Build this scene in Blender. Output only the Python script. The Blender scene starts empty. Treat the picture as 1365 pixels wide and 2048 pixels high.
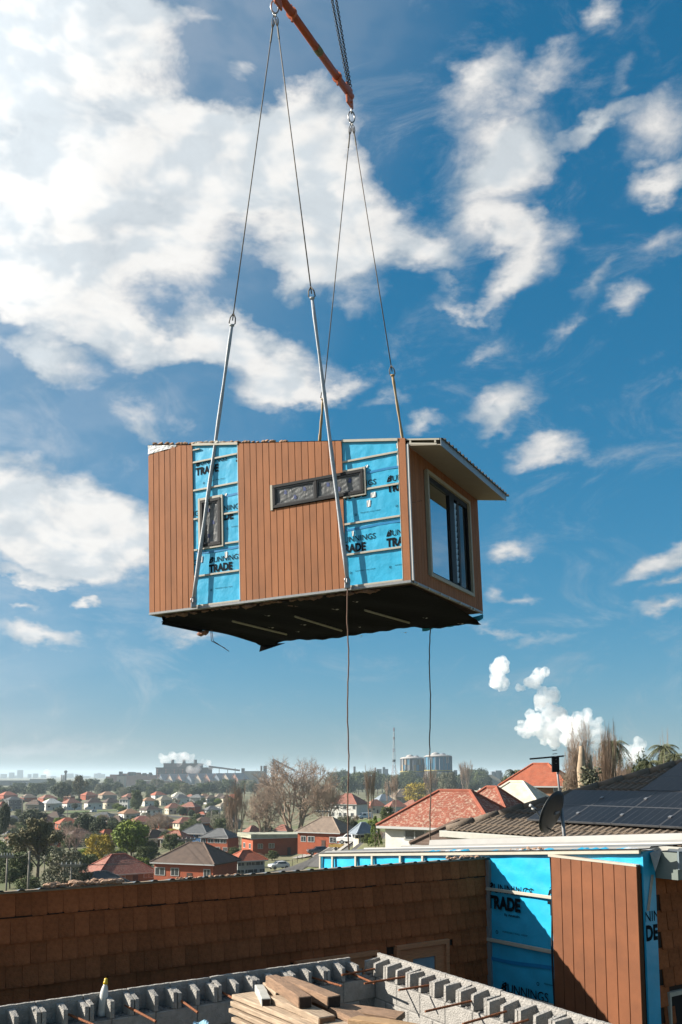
import bpy, bmesh, math, random
from mathutils import Vector, Matrix
from math import radians as rad, sin, cos, pi, sqrt, atan2, hypot, tan
random.seed(7)
SC = bpy.context.scene
COL = SC.collection
# ---------------------------------------------------------------- camera (eye = world origin, looking along +Y, 7 degrees up)
FPX, HZ, CXP, PITCH = 1880.0, 1550.0, 682.5, rad(7)
CYP = HZ - FPX * tan(PITCH)
cam = bpy.data.cameras.new('camera'); camo = bpy.data.objects.new('camera', cam); COL.objects.link(camo)
camo.rotation_euler = (rad(90) + PITCH, 0, 0)
cam.sensor_fit = 'VERTICAL'; cam.sensor_height = 36; cam.sensor_width = 24
cam.lens = FPX / 2048 * 36; cam.shift_y = (CYP - 1024) / 2048
cam.clip_start = 0.1; cam.clip_end = 60000
SC.camera = camo
SC.view_settings.view_transform = 'Standard'; SC.view_settings.look = 'None'
SC.view_settings.exposure = 1.35; SC.view_settings.gamma = 1.0; SC.view_settings.use_curve_mapping = False
SC.cycles.use_denoising = True
SC.cycles.max_bounces = 14; SC.cycles.volume_bounces = 14; SC.cycles.diffuse_bounces = 4; SC.cycles.glossy_bounces = 4; SC.cycles.transparent_max_bounces = 12
SC.cycles.caustics_reflective = False; SC.cycles.caustics_refractive = False
# ---------------------------------------------------------------- sun direction (house frame: D1 to the right and away, D2 to the left and away)
ANG = rad(36)
D1 = Vector((cos(ANG), sin(ANG), 0)); D2 = Vector((-sin(ANG), cos(ANG), 0))
SUN = (D2 * 1.0 - D1 * 1.15 + Vector((0, 0, 0.867))).normalized()
sun = bpy.data.lights.new('sun', 'SUN'); suno = bpy.data.objects.new('sun', sun); COL.objects.link(suno)
sun.energy = 5.0; sun.angle = rad(0.5); sun.color = (1.0, 0.93, 0.82)
suno.rotation_euler = SUN.to_track_quat('Z', 'Y').to_euler()
suno.location = SUN * 40
# ---------------------------------------------------------------- world: Nishita sky with a broken cloud layer in world directions
CLOUDS=[(-19.98,39.06,9.69,3.50,0,1.00),(-14.82,40.27,6.86,2.27,-10,0.80),(-17.94,35.04,10.66,3.84,0,1.00),(-11.44,34.92,8.17,2.80,-5,0.80),
 (-2.39,36.72,4.28,2.30,30,1.00),(-5.32,34.64,7.44,3.10,0,0.90),(-1.39,32.30,4.88,3.73,-20,0.90),(3.16,30.76,4.52,2.29,-10,0.75),
 (-0.73,28.99,4.19,2.36,-20,0.75),(-18.34,30.98,8.77,3.14,0,0.95),(-10.71,31.61,6.27,2.72,0,0.80),(-19.34,27.60,7.45,2.77,0,0.90),
 (-12.20,29.21,5.55,2.04,-10,0.70),(-16.63,25.89,8.80,2.35,-8,0.80),(-8.99,26.04,5.00,1.88,10,0.80),(-4.55,24.88,5.39,1.93,-15,0.90),
 (-3.89,22.95,3.80,1.26,0,0.60),(-18.57,23.53,4.59,1.33,-5,0.70),(-12.26,21.14,5.14,1.82,-20,0.50),(0.24,23.14,2.55,0.98,10,0.50),
 (-6.04,38.72,2.30,1.10,20,0.40),(-8.73,41.11,3.92,1.24,0,0.50),(-18.79,15.23,6.44,3.67,-12,1.00),(-15.00,13.49,6.95,2.61,-5,0.90),
 (-18.50,7.92,3.04,1.16,-8,0.75),(-19.13,9.91,1.66,0.57,0,0.55),(-15.31,9.64,0.92,0.47,0,0.70),(-8.64,8.40,4.51,0.72,0,0.50),
 (-18.65,11.67,2.79,0.46,-8,0.45),(-17.70,1.58,7.41,1.15,0,0.35),(8.64,38.01,3.24,1.44,25,0.70),(12.66,37.97,3.48,1.09,10,0.50),
 (10.66,35.34,3.81,2.09,0,0.80),(16.61,35.58,3.33,0.77,15,0.70),(10.27,33.12,3.80,1.81,15,0.70),(9.74,30.94,3.00,1.38,0,0.65),
 (11.75,30.02,2.33,2.40,-20,0.62),(11.08,28.27,1.86,1.30,40,0.55),(8.24,27.82,2.52,0.53,-5,0.45),(16.68,40.01,1.54,0.74,20,0.50),
 (20.47,35.08,2.61,2.22,20,0.55),(20.31,32.23,2.59,1.05,15,0.80),(17.92,37.49,1.20,1.08,50,0.40),(17.39,26.58,2.34,1.16,15,0.65),
 (15.96,27.92,2.69,0.64,30,0.40),(14.07,25.63,1.51,0.58,0,0.40),(9.13,25.36,2.81,0.76,10,0.40),(9.98,21.85,3.69,1.12,15,0.60),
 (10.57,20.69,2.45,0.99,30,0.55),(13.11,19.38,2.70,0.99,10,0.65),(20.13,28.99,2.86,0.98,20,0.35),(5.60,20.63,1.57,0.63,0,0.45),
 (10.40,13.73,2.41,0.89,5,0.75),(18.83,12.80,3.07,1.14,20,0.75),(19.74,11.16,1.65,0.71,10,0.60),(19.52,9.31,1.92,0.72,0,0.55),
 (9.68,8.08,5.37,0.42,-4,0.35),(11.53,10.71,1.78,0.48,-8,0.35),(9.29,11.09,1.21,0.75,0,0.40),(3.09,22.27,1.90,0.57,0,0.35),
 (5.40,29.40,4.16,1.30,-10,0.40),]
W = bpy.data.worlds.new('World'); SC.world = W; W.use_nodes = True
W.cycles.sampling_method = 'MANUAL'; W.cycles.sample_map_resolution = 512
def build_world():
    nt = W.node_tree; nt.nodes.clear(); L = nt.links
    def N(t, **k):
        n = nt.nodes.new(t)
        for a, b in k.items(): setattr(n, a, b)
        return n
    def S(sock, v):
        if hasattr(v, 'is_output') or isinstance(v, bpy.types.NodeSocket): L.new(v, sock)
        else: sock.default_value = v
    def MA(op, a, b=None, c=None, clamp=False):
        n = N('ShaderNodeMath', operation=op, use_clamp=clamp); S(n.inputs[0], a)
        if b is not None: S(n.inputs[1], b)
        if c is not None: S(n.inputs[2], c)
        return n.outputs[0]
    def VM(op, a, b=None, s=None):
        n = N('ShaderNodeVectorMath', operation=op); S(n.inputs[0], a)
        if b is not None: S(n.inputs[1], b)
        if s is not None: S(n.inputs['Scale'], s)
        return n.outputs[0]
    def RANGE(v, a, b, c=0., d=1., smooth=True):
        n = N('ShaderNodeMapRange', interpolation_type='SMOOTHSTEP' if smooth else 'LINEAR')
        S(n.inputs[0], v); n.inputs[1].default_value = a; n.inputs[2].default_value = b; n.inputs[3].default_value = c; n.inputs[4].default_value = d
        return n.outputs[0]
    def NOISE(vec, scale, detail, rough, dist=0.):
        n = N('ShaderNodeTexNoise', noise_dimensions='3D'); S(n.inputs['Vector'], vec)
        n.inputs['Scale'].default_value = scale; n.inputs['Detail'].default_value = detail; n.inputs['Roughness'].default_value = rough
        n.inputs['Distortion'].default_value = dist
        return n
    sky = N('ShaderNodeTexSky', sky_type='NISHITA', sun_disc=False)
    sky.sun_elevation = math.asin(SUN.z); sky.sun_rotation = atan2(SUN.x, SUN.y)
    sky.altitude = 50; sky.air_density = 1.0; sky.dust_density = 0.6; sky.ozone_density = 2.0
    d = N('ShaderNodeTexCoord').outputs['Generated']
    sep = N('ShaderNodeSeparateXYZ'); L.new(d, sep.inputs[0]); x, y, z = sep.outputs
    az = MA('ARCTAN2', x, y); el = MA('ARCSINE', z)
    # stretched directions for the noise: flatter shapes towards the horizon
    dz = N('ShaderNodeCombineXYZ'); L.new(x, dz.inputs[0]); L.new(y, dz.inputs[1]); L.new(MA('MULTIPLY', z, 1.75), dz.inputs[2])
    dv = dz.outputs[0]
    warp = NOISE(dv, 7.0, 5, .55).outputs['Color']
    warp2 = NOISE(dv, 26.0, 4, .6).outputs['Color']
    ae = N('ShaderNodeCombineXYZ'); L.new(az, ae.inputs[0]); L.new(el, ae.inputs[1])
    w1 = VM('SCALE', VM('SUBTRACT', warp, (.5, .5, .5)), s=.10)
    w2 = VM('SCALE', VM('SUBTRACT', warp2, (.5, .5, .5)), s=.035)
    aew = VM('ADD', VM('ADD', ae.outputs[0], w1), w2)
    acc = None
    for (a, e, ra, re, rot, wt) in CLOUDS:
        m = N('ShaderNodeMapping', vector_type='TEXTURE'); L.new(aew, m.inputs[0])
        m.inputs['Location'].default_value = (rad(a), rad(e), 0)
        m.inputs['Rotation'].default_value = (0, 0, rad(rot))
        m.inputs['Scale'].default_value = (rad(ra) * 1.12, rad(re) * 1.12, 1)
        g = N('ShaderNodeTexGradient', gradient_type='SPHERICAL'); L.new(m.outputs[0], g.inputs[0])
        acc = MA('MULTIPLY', g.outputs['Fac'], wt * 1.45) if acc is None else MA('MULTIPLY_ADD', g.outputs['Fac'], wt * 1.45, acc)
    acc = MA('MINIMUM', acc, 1.0)
    # round the rest of the sky the same broken cover goes on
    beyond = RANGE(MA('ABSOLUTE', az), rad(22), rad(34)); above = RANGE(el, rad(42), rad(52))
    lo = RANGE(el, rad(4), rad(14))
    acc = MA('MAXIMUM', acc, MA('MULTIPLY', MA('MULTIPLY', MA('MAXIMUM', beyond, above), lo),   .30))
    dn = N('ShaderNodeVectorMath', operation='DOT_PRODUCT'); L.new(d, dn.inputs[0]); dn.inputs[1].default_value = SUN
    f1 = NOISE(dv, 13.0, 10, .66, .35).outputs['Fac']
    sv = SUN + Vector((0, 0, .5))
    f2 = NOISE(VM('ADD', dv, tuple(sv.normalized() * .022)), 10.0, 4, .5, .25).outputs['Fac']
    f1s = NOISE(dv, 10.0, 4, .5, .25).outputs['Fac']
    dens = MA('ADD', acc, MA('MULTIPLY', MA('SUBTRACT', f1, .5), 1.25))
    fac = RANGE(dens, .10, .98)
    veil = MA('MULTIPLY', RANGE(NOISE(dv, 5.0, 6, .6, .4).outputs['Fac'], .3, .75, .7, 1.25), RANGE(dn.outputs['Value'], .27, .65, .0, .46, False))
    fac = MA('MAXIMUM', fac, veil)
    wisp = MA('MULTIPLY', RANGE(NOISE(dv, 8.0, 9, .68, 1.1).outputs['Fac'], .50, .78), .30)      # thin torn veils between the clouds
    fac = MA('ADD', fac, MA('MULTIPLY', wisp, MA('SUBTRACT', 1., fac)))
    fac = MA('MULTIPLY', fac, RANGE(el, rad(-1), rad(2)))
    lit = RANGE(MA('SUBTRACT', f1s, f2), -.085, .06)
    thick = RANGE(dens, .5, 1.35)
    bright = MA('ADD', MA('MULTIPLY', lit, .068), MA('MULTIPLY_ADD', thick, .060, .240))
    # towards the sun (left) clouds brighten; out-of-view boost added as fill light
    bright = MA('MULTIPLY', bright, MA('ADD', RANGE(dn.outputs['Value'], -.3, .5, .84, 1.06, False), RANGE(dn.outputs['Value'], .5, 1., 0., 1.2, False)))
    cc = N('ShaderNodeMix', data_type='RGBA'); S(cc.inputs[0], lit)
    cc.inputs[6].default_value = (.88, .96, 1.02, 1); cc.inputs[7].default_value = (1.0, .99, .97, 1)
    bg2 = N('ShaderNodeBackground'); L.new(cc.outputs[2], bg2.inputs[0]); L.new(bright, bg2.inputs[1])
    sc_ = N('ShaderNodeSeparateColor'); L.new(sky.outputs[0], sc_.inputs[0]); hs = N('ShaderNodeCombineColor')
    for i, (g, p) in enumerate(GRADE):                  # deeper, more teal blue
        L.new(MA('MULTIPLY', MA('POWER', MA('MULTIPLY', sc_.outputs[i], SKY_STRENGTH), p), g / SKY_STRENGTH), hs.inputs[i])
    bg1 = N('ShaderNodeBackground'); L.new(hs.outputs[0], bg1.inputs[0]); bg1.inputs[1].default_value = SKY_STRENGTH
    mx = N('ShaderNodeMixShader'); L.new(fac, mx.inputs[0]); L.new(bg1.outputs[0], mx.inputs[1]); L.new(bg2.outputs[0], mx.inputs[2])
    out = N('ShaderNodeOutputWorld'); L.new(mx.outputs[0], out.inputs[0])
SKY_STRENGTH = 0.10
HAZE = 1.0e-4
GRADE = ((.325, 1.72), (.25, .74), (.322, .67))
build_world()
# ---------------------------------------------------------------- pixel helpers (a photo pixel and a height, depth or the terrain give a place)
def ray(px, py):
    c, s = cos(PITCH), sin(PITCH)
    return Vector(((px - CXP) / FPX, c - s * (CYP - py) / FPX, s + c * (CYP - py) / FPX))
def at_z(px, py, z): d = ray(px, py); return d * (z / d.z)
def at_y(px, py, y): d = ray(px, py); return d * (y / d.y)
def interp(x, tab):
    if x <= tab[0][0]: return tab[0][1]
    for (a, b), (c, d) in zip(tab, tab[1:]):
        if x <= c:
            return b + (d - b) * (x - a) / (c - a)
    return tab[-1][1]
BASE = [(0, -4.2), (16, -4.2), (30, -5.5), (60, -9), (100, -13.5), (140, -16.6), (200, -19.3), (300, -21.5), (450, -23), (700, -25), (1200, -26), (30000, -27)]
RIDGE = [(0, -4.2), (40, -4.4), (70, -5.8), (110, -8), (160, -9), (230, -10.5), (300, -13), (420, -18), (600, -23), (800, -25), (1200, -26), (30000, -27)]
def smst(a, b, x):
    t = min(1, max(0, (x - a) / (b - a))); return t * t * (3 - 2 * t)
def terrain(x, y):
    D = hypot(x, y); az = atan2(x, max(y, 1e-6)) if y > 0 else (1.57 if x > 0 else -1.57)
    return interp(D, BASE) + (interp(D, RIDGE) - interp(D, BASE)) * smst(-.06, .05, az)
def ground(px, py):
    d = ray(px, py); t = 12.0
    while t < 9000:
        p = d * t
        if p.z <= terrain(p.x, p.y): break
        t *= 1.004
    return Vector((p.x, p.y, terrain(p.x, p.y)))
# ---------------------------------------------------------------- materials
MATS = {}
ALBEDO = .63                                # overall paint and surface reflectance
def mat(name, col, rough=.7, var=.12, scale=8., bump=0., bscale=None, metal=0., spec=.4, rand=0., detail=4., col2=None, coord='Object', emit=None, trans=0., coat=0., stretch=None):
    if name in MATS: return MATS[name]
    col = tuple(c * ALBEDO for c in col); col2 = col2 and tuple(c * ALBEDO for c in col2)
    m = bpy.data.materials.new(name); m.use_nodes = True; nt = m.node_tree; L = nt.links
    b = nt.nodes['Principled BSDF']
    b.inputs['Roughness'].default_value = rough; b.inputs['Metallic'].default_value = metal; b.inputs['Specular IOR Level'].default_value = spec
    if coat: b.inputs['Coat Weight'].default_value = coat
    if trans: b.inputs['Transmission Weight'].default_value = trans
    tc = nt.nodes.new('ShaderNodeTexCoord'); src = tc.outputs[coord]
    if stretch:
        mp = nt.nodes.new('ShaderNodeMapping'); mp.inputs['Scale'].default_value = stretch; L.new(src, mp.inputs[0]); src = mp.outputs[0]
    c2 = col2 or tuple(min(1, c * (1 + var)) for c in col); c1 = col if col2 else tuple(c * (1 - var) for c in col)
    no = nt.nodes.new('ShaderNodeTexNoise'); no.inputs['Scale'].default_value = scale; no.inputs['Detail'].default_value = detail; no.inputs['Roughness'].default_value = .62
    L.new(src, no.inputs['Vector'])
    mr = nt.nodes.new('ShaderNodeMapRange'); mr.inputs[1].default_value = .32; mr.inputs[2].default_value = .68; L.new(no.outputs['Fac'], mr.inputs[0])
    mx = nt.nodes.new('ShaderNodeMix'); mx.data_type = 'RGBA'; L.new(mr.outputs[0], mx.inputs[0])
    mx.inputs[6].default_value = (*c1, 1); mx.inputs[7].default_value = (*c2, 1)
    cs = mx.outputs[2]
    if rand:
        oi = nt.nodes.new('ShaderNodeObjectInfo'); r2 = nt.nodes.new('ShaderNodeMapRange')
        r2.inputs[3].default_value = 1 - rand; r2.inputs[4].default_value = 1 + rand; L.new(oi.outputs['Random'], r2.inputs[0])
        sc = nt.nodes.new('ShaderNodeVectorMath'); sc.operation = 'SCALE'; L.new(cs, sc.inputs[0]); L.new(r2.outputs[0], sc.inputs['Scale']); cs = sc.outputs[0]
    L.new(cs, b.inputs['Base Color'])
    if bump:
        bn = nt.nodes.new('ShaderNodeTexNoise'); bn.inputs['Scale'].default_value = bscale or scale * 3; bn.inputs['Detail'].default_value = 5; L.new(src, bn.inputs['Vector'])
        bp = nt.nodes.new('ShaderNodeBump'); bp.inputs['Strength'].default_value = min(1, bump); bp.inputs['Distance'].default_value = .02 * max(1, bump); L.new(bn.outputs['Fac'], bp.inputs['Height']); L.new(bp.outputs[0], b.inputs['Normal'])
    if emit:
        b.inputs['Emission Color'].default_value = (*emit[0], 1); b.inputs['Emission Strength'].default_value = emit[1]
    MATS[name] = m; return m
# ---------------------------------------------------------------- mesh builder and scene helpers
class MB:
    def __init__(s): s.v = []; s.f = []
    def poly(s, pts):
        b = len(s.v); s.v += [tuple(p) for p in pts]; s.f.append(tuple(range(b, b + len(pts)))); return s
    def box(s, x0, x1, y0, y1, z0, z1, M=None):
        P = [(x0, y0, z0), (x1, y0, z0), (x1, y1, z0), (x0, y1, z0), (x0, y0, z1), (x1, y0, z1), (x1, y1, z1), (x0, y1, z1)]
        return s.hexa(P, M)
    def hexa(s, P, M=None):
        b = len(s.v)
        s.v += [tuple(M @ Vector(p)) if M else tuple(p) for p in P]
        for f in ((0, 3, 2, 1), (4, 5, 6, 7), (0, 1, 5, 4), (1, 2, 6, 5), (2, 3, 7, 6), (3, 0, 4, 7)): s.f.append(tuple(b + i for i in f))
        return s
    def prism(s, pts, off):
        """closed outline pts (3D) extruded by vector off"""
        n = len(pts); b = len(s.v); off = Vector(off)
        s.v += [tuple(p) for p in pts] + [tuple(Vector(p) + off) for p in pts]
        s.f.append(tuple(b + i for i in reversed(range(n)))); s.f.append(tuple(b + n + i for i in range(n)))
        for i in range(n): j = (i + 1) % n; s.f.append((b + i, b + j, b + n + j, b + n + i))
        return s
    def tube(s, pts, r, n=8, cap=True, flat=1.0, up=None):
        pts = [Vector(p) for p in pts]; m = len(pts); b = len(s.v)
        rs = r if isinstance(r, (list, tuple)) else [r] * m
        prev = None
        for i, p in enumerate(pts):
            t = (pts[min(i + 1, m - 1)] - pts[max(i - 1, 0)])
            if t.length < 1e-9: t = Vector((0, 0, 1))
            t.normalize()
            if prev is None:
                a = Vector(up) if up else (Vector((0, 0, 1)) if abs(t.z) < .9 else Vector((1, 0, 0)))
            else: a = prev
            a = (a - t * a.dot(t))
            if a.length < 1e-6: a = t.orthogonal()
            a.normalize(); prev = a; c = t.cross(a)
            for k in range(n):
                q = 2 * pi * k / n; s.v.append(tuple(p + (a * cos(q) + c * sin(q) * flat) * rs[i]))
        for i in range(m - 1):
            for k in range(n):
                k2 = (k + 1) % n; s.f.append((b + i * n + k, b + i * n + k2, b + (i + 1) * n + k2, b + (i + 1) * n + k))
        if cap:
            s.f.append(tuple(b + k for k in reversed(range(n)))); s.f.append(tuple(b + (m - 1) * n + k for k in range(n)))
        return s
    def lathe(s, prof, c=(0, 0, 0), n=20):
        b = len(s.v); c = Vector(c)
        for r, z in prof:
            for k in range(n): s.v.append(tuple(c + Vector((r * cos(2 * pi * k / n), r * sin(2 * pi * k / n), z))))
        for i in range(len(prof) - 1):
            for k in range(n):
                k2 = (k + 1) % n; s.f.append((b + i * n + k, b + i * n + k2, b + (i + 1) * n + k2, b + (i + 1) * n + k))
        s.f.append(tuple(b + k for k in reversed(range(n)))); s.f.append(tuple(b + (len(prof) - 1) * n + k for k in range(n)))
        return s
    def grid(s, fn, nu, nv):
        b = len(s.v)
        for i in range(nu + 1):
            for j in range(nv + 1): s.v.append(tuple(fn(i / nu, j / nv)))
        for i in range(nu):
            for j in range(nv):
                a = b + i * (nv + 1) + j; s.f.append((a, a + nv + 1, a + nv + 2, a + 1))
        return s
    def ico(s, c, r, sub=1, jit=0., rnd=random):
        bm = bmesh.new(); bmesh.ops.create_icosphere(bm, subdivisions=sub, radius=1); b = len(s.v); c = Vector(c)
        R = r if hasattr(r, '__len__') else (r, r, r)
        for v in bm.verts:
            k = 1 + rnd.uniform(-jit, jit); s.v.append((c.x + v.co.x * R[0] * k, c.y + v.co.y * R[1] * k, c.z + v.co.z * R[2] * k))
        for f in bm.faces: s.f.append(tuple(b + v.index for v in f.verts))
        bm.free(); return s
    def mesh(s, name, m=None, smooth=False):
        me = bpy.data.meshes.new(name); me.from_pydata(s.v, [], s.f)
        if m: me.materials.append(m)
        if smooth: me.polygons.foreach_set('use_smooth', [True] * len(me.polygons))
        me.update(); return me
    def build(s, name, m, parent=None, smooth=False, bevel=0.):
        return obj(name, s.mesh(name, m, smooth), parent, bevel)
def obj(name, me, parent=None, bevel=0.):
    o = bpy.data.objects.new(name, me); COL.objects.link(o)
    if parent: o.parent = parent
    if bevel:
        b = o.modifiers.new('bevel', 'BEVEL'); b.width = bevel; b.segments = 1; b.limit_method = 'ANGLE'
    return o
LABELS = {}
def tag(o, label=None, cat=None, group=None, kind=None):
    if label: o['label'] = label
    if cat: o['category'] = cat
    if group: o['group'] = group
    if kind: o['kind'] = kind
    return o
def thing(name, label, cat, M=None, group=None):
    o = bpy.data.objects.new(name, None); COL.objects.link(o); o.empty_display_size = .3
    if M is not None: o.matrix_world = M
    return tag(o, label, cat, group)
def copy_tree(o, parent=None):
    c = o.copy(); COL.objects.link(c)
    if parent is not None: c.parent = parent; c.matrix_parent_inverse = o.matrix_parent_inverse.copy()
    for ch in list(o.children): copy_tree(ch, c)
    return c
def frame(o, xdir):
    x = Vector(xdir).normalized(); z = Vector((0, 0, 1)); y = z.cross(x)
    return Matrix(((x.x, y.x, z.x, o[0]), (x.y, y.y, z.y, o[1]), (x.z, y.z, z.z, o[2]), (0, 0, 0, 1)))
def wall_with_hole(): pass
# ================================================================ shared building materials
m_clad = mat('rust_brown_cladding', (.42, .158, .058), .8, .16, 3.2, .3, 160, rand=.07, detail=9, stretch=(1, 1, .35))
m_clad2 = mat('fresh_brown_cladding', (.24, .082, .029), .8, .16, 3.5, .25, 160, rand=.05, detail=9)
m_clad_dark = mat('cladding_groove', (.15, .06, .022), .9, .1)
m_wrap = mat('blue_wall_wrap', (.026, .50, .82), .36, .10, 3, .55, 5, spec=.5)
m_wrap_dark = mat('dark_blue_tape', (.004, .26, .58), .4, .1, 6)
m_cream = mat('cream_painted_steel', (.55, .51, .42), .5, .06, 10)
m_white = mat('white_trim', (.78, .78, .76), .5, .04, 10)
m_ink = mat('black_print', (.003, .010, .016), .8, .1, spec=.1)
m_black = mat('black_aluminium', (.010, .0105, .012), .5, .1, spec=.2)
m_blacksheet = mat('black_building_sheet', (.0035, .0035, .004), .95, .4, 6, .6, 8, spec=.05)
m_steel = mat('grey_galvanised_steel', (.34, .35, .36), .45, .12, 20, metal=.3)
m_wool = mat('pink_tan_insulation', (.52, .33, .22), .95, .25, 30, 1., 60)
m_timber_dark = mat('rough_brown_timber', (.16, .085, .05), .85, .3, 14, .6, 40)
m_roofgrey = mat('pale_grey_roof_sheet', (.30, .295, .28), .5, .08, 4)
def text_mesh(body, size, offset=0., shear=0., spacing=1.):
    cu = bpy.data.curves.new('lettering', 'FONT'); cu.body = body; cu.size = size; cu.offset = offset; cu.shear = shear; cu.space_character = spacing
    cu.resolution_u = 3
    o = bpy.data.objects.new('lettering_source', cu); COL.objects.link(o)
    dg = bpy.context.evaluated_depsgraph_get(); dg.update()
    me = bpy.data.meshes.new_from_object(o.evaluated_get(dg), depsgraph=dg); me.name = 'lettering'
    bpy.data.objects.remove(o); me.materials.clear(); me.materials.append(m_ink); return me
def scale_text(me, width, height):
    xs = [v.co.x for v in me.vertices]; ys = [v.co.y for v in me.vertices]
    a, b, c, d = min(xs), max(xs), min(ys), max(ys)
    for v in me.vertices: v.co.x = (v.co.x - a) * width / (b - a); v.co.y = (v.co.y - c) * height / (d - c); v.co.z = 0
    return me
ME_TRADE = scale_text(text_mesh('TRADE', .2, .010, 0, 1.02), .575, .17)
ME_UNN = scale_text(text_mesh('UNNINGS', .14, .0005), .665, .112)
ME_BY = scale_text(text_mesh('By Ametalin', .05, .001), .26, .042)
ME_FINE = scale_text(text_mesh('PERMEABLE WALL WRAP', .03, .0), .42, .02)
def logo_b():
    mb = MB()
    def bowl(cx, cy, rx, ry, w, a0, a1):
        n = 9; o = []; i = []
        for k in range(n + 1):
            q = a0 + (a1 - a0) * k / n
            o.append((cx + rx * cos(q) + cy * .25, cy + ry * sin(q), 0)); i.append((cx + (rx - w) * cos(q) + cy * .25, cy + (ry - w * .9) * sin(q), 0))
        mb.v += o + i; b = len(mb.v) - 2 * (n + 1)
        for k in range(n): mb.f.append((b + k, b + k + 1, b + n + 2 + k, b + n + 1 + k))
    bowl(.035, .095, .045, .034, .02, -1.45, 1.6); bowl(.04, .036, .05, .036, .022, -1.6, 1.45)
    for k in range(3):
        y0 = .048 + k * .03
        mb.poly([(-.025 + k * .004, y0, 0), (.035 + k * .006, y0 + .034, 0), (.035 + k * .006, y0 + .047, 0), (-.025 + k * .004, y0 + .014, 0)])
    return mb.mesh('lettering', m_ink)
ME_B = scale_text(text_mesh('B', .15, .007, .35), .115, .125)
def stripes(me):
    bm = bmesh.new(); bm.from_mesh(me); keep = []
    for (c, w) in ((.085, .008), (.118, .008)):        # two slanting slits through the letter
        n = Vector((-.5, .86, 0)).normalized()
        for q in (c - w, c + w): bmesh.ops.bisect_plane(bm, geom=bm.verts[:] + bm.edges[:] + bm.faces[:], plane_co=n * q * .8, plane_no=n)
    dead = [f for f in bm.faces if any(abs(f.calc_center_median().dot(Vector((-.5, .86, 0)).normalized()) - c * .8) < w * .8 for c, w in ((.085, .008), (.118, .008))) and f.calc_center_median().x < .075]
    bmesh.ops.delete(bm, geom=dead, context='FACES'); bm.to_mesh(me); bm.free(); return me
stripes(ME_B)
def ring_mesh():
    mb = MB(); n = 14; r0, r1 = .014, .022
    for k in range(n):
        a, b = 2 * pi * k / n, 2 * pi * (k + 1) / n
        mb.poly([(r0 * cos(a), r0 * sin(a), 0), (r1 * cos(a), r1 * sin(a), 0), (r1 * cos(b), r1 * sin(b), 0), (r0 * cos(b), r0 * sin(b), 0)])
    return mb.mesh('lettering', m_ink)
ME_RING = ring_mesh()
def clipped(me, dx, a, b):
    if a is None and b is None: return me
    xs = [v.co.x + dx for v in me.vertices]
    if (a is None or min(xs) >= a) and (b is None or max(xs) <= b): return me
    bm = bmesh.new(); bm.from_mesh(me)
    if a is not None: bmesh.ops.bisect_plane(bm, geom=bm.verts[:] + bm.edges[:] + bm.faces[:], plane_co=(a - dx, 0, 0), plane_no=(-1, 0, 0), clear_outer=True)
    if b is not None: bmesh.ops.bisect_plane(bm, geom=bm.verts[:] + bm.edges[:] + bm.faces[:], plane_co=(b - dx, 0, 0), plane_no=(1, 0, 0), clear_outer=True)
    if not bm.faces: bm.free(); return None
    m2 = bpy.data.meshes.new('lettering'); bm.to_mesh(m2); m2.materials.append(m_ink); bm.free(); return m2
def print_block(parent, M, with_by=False, a=None, b=None):
    """one repeat of the wrap's print: name over a bold word, M maps text plane (x right, y up, z out) to the parent"""
    for me, dx, dy in ((ME_B, .0, .205), (ME_UNN, .125, .205), (ME_TRADE, .0, .0)) + (((ME_BY, .30, -.075),) if with_by else ()):
        me = clipped(me, dx, a, b)
        if me is None: continue
        o = obj('lettering', me, parent); o.matrix_local = M @ Matrix.Translation((dx, dy, 0))
def print_fine(parent, M):
    for me, dx, dy in ((ME_RING, 0, .02), (ME_FINE, .1, .03)):
        o = obj('lettering', me, parent); o.matrix_local = M @ Matrix.Translation((dx, dy, 0))
# ================================================================ the prefabricated room hanging from the crane
MR = Matrix(((-0.89655287, -0.44187036, -0.03071704, 1.32295), (0.44215193, -0.89693609, -0.00270548, 17.26794), (-0.02635575, -0.01600721, 0.99952446, 3.61743), (0, 0, 0, 1)))
ML, MW = 6.06, 4.25                          # length along the clad wall, width
RN, RS = 2.74, .165                          # roof line on the front wall: RN + RS*x
def top(x): return RN + RS * x
room = thing('prefabricated_room', 'brown clad room module with blue wrap strips hanging from crane slings in mid air', 'building module', MR)
def fp(px, pz, out): return (px, out, pz)     # a point on the front wall
# front wall core (dark backing) and the other walls
core = MB()
core.prism([(0.02, -.1, 0), (ML - .01, -.1, 0), (ML - .01, -.1, top(ML) - .06), (0.02, -.1, top(0) - .06)], (0, .1, 0))
core.build('front_wall', m_clad_dark, room)
w2 = MB(); w2.box(ML - .1, ML - .005, -MW, -.1, .0, top(ML) - .08); w2.build('far_end_wall', m_clad_dark, room)
w3 = MB(); w3.prism([(0.1, -MW, 0), (ML - .1, -MW, 0), (ML - .1, -MW, top(ML) - .08), (.1, -MW, top(0) - .08)], (0, .1, 0)); w3.build('back_wall', m_clad_dark, room)
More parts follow.
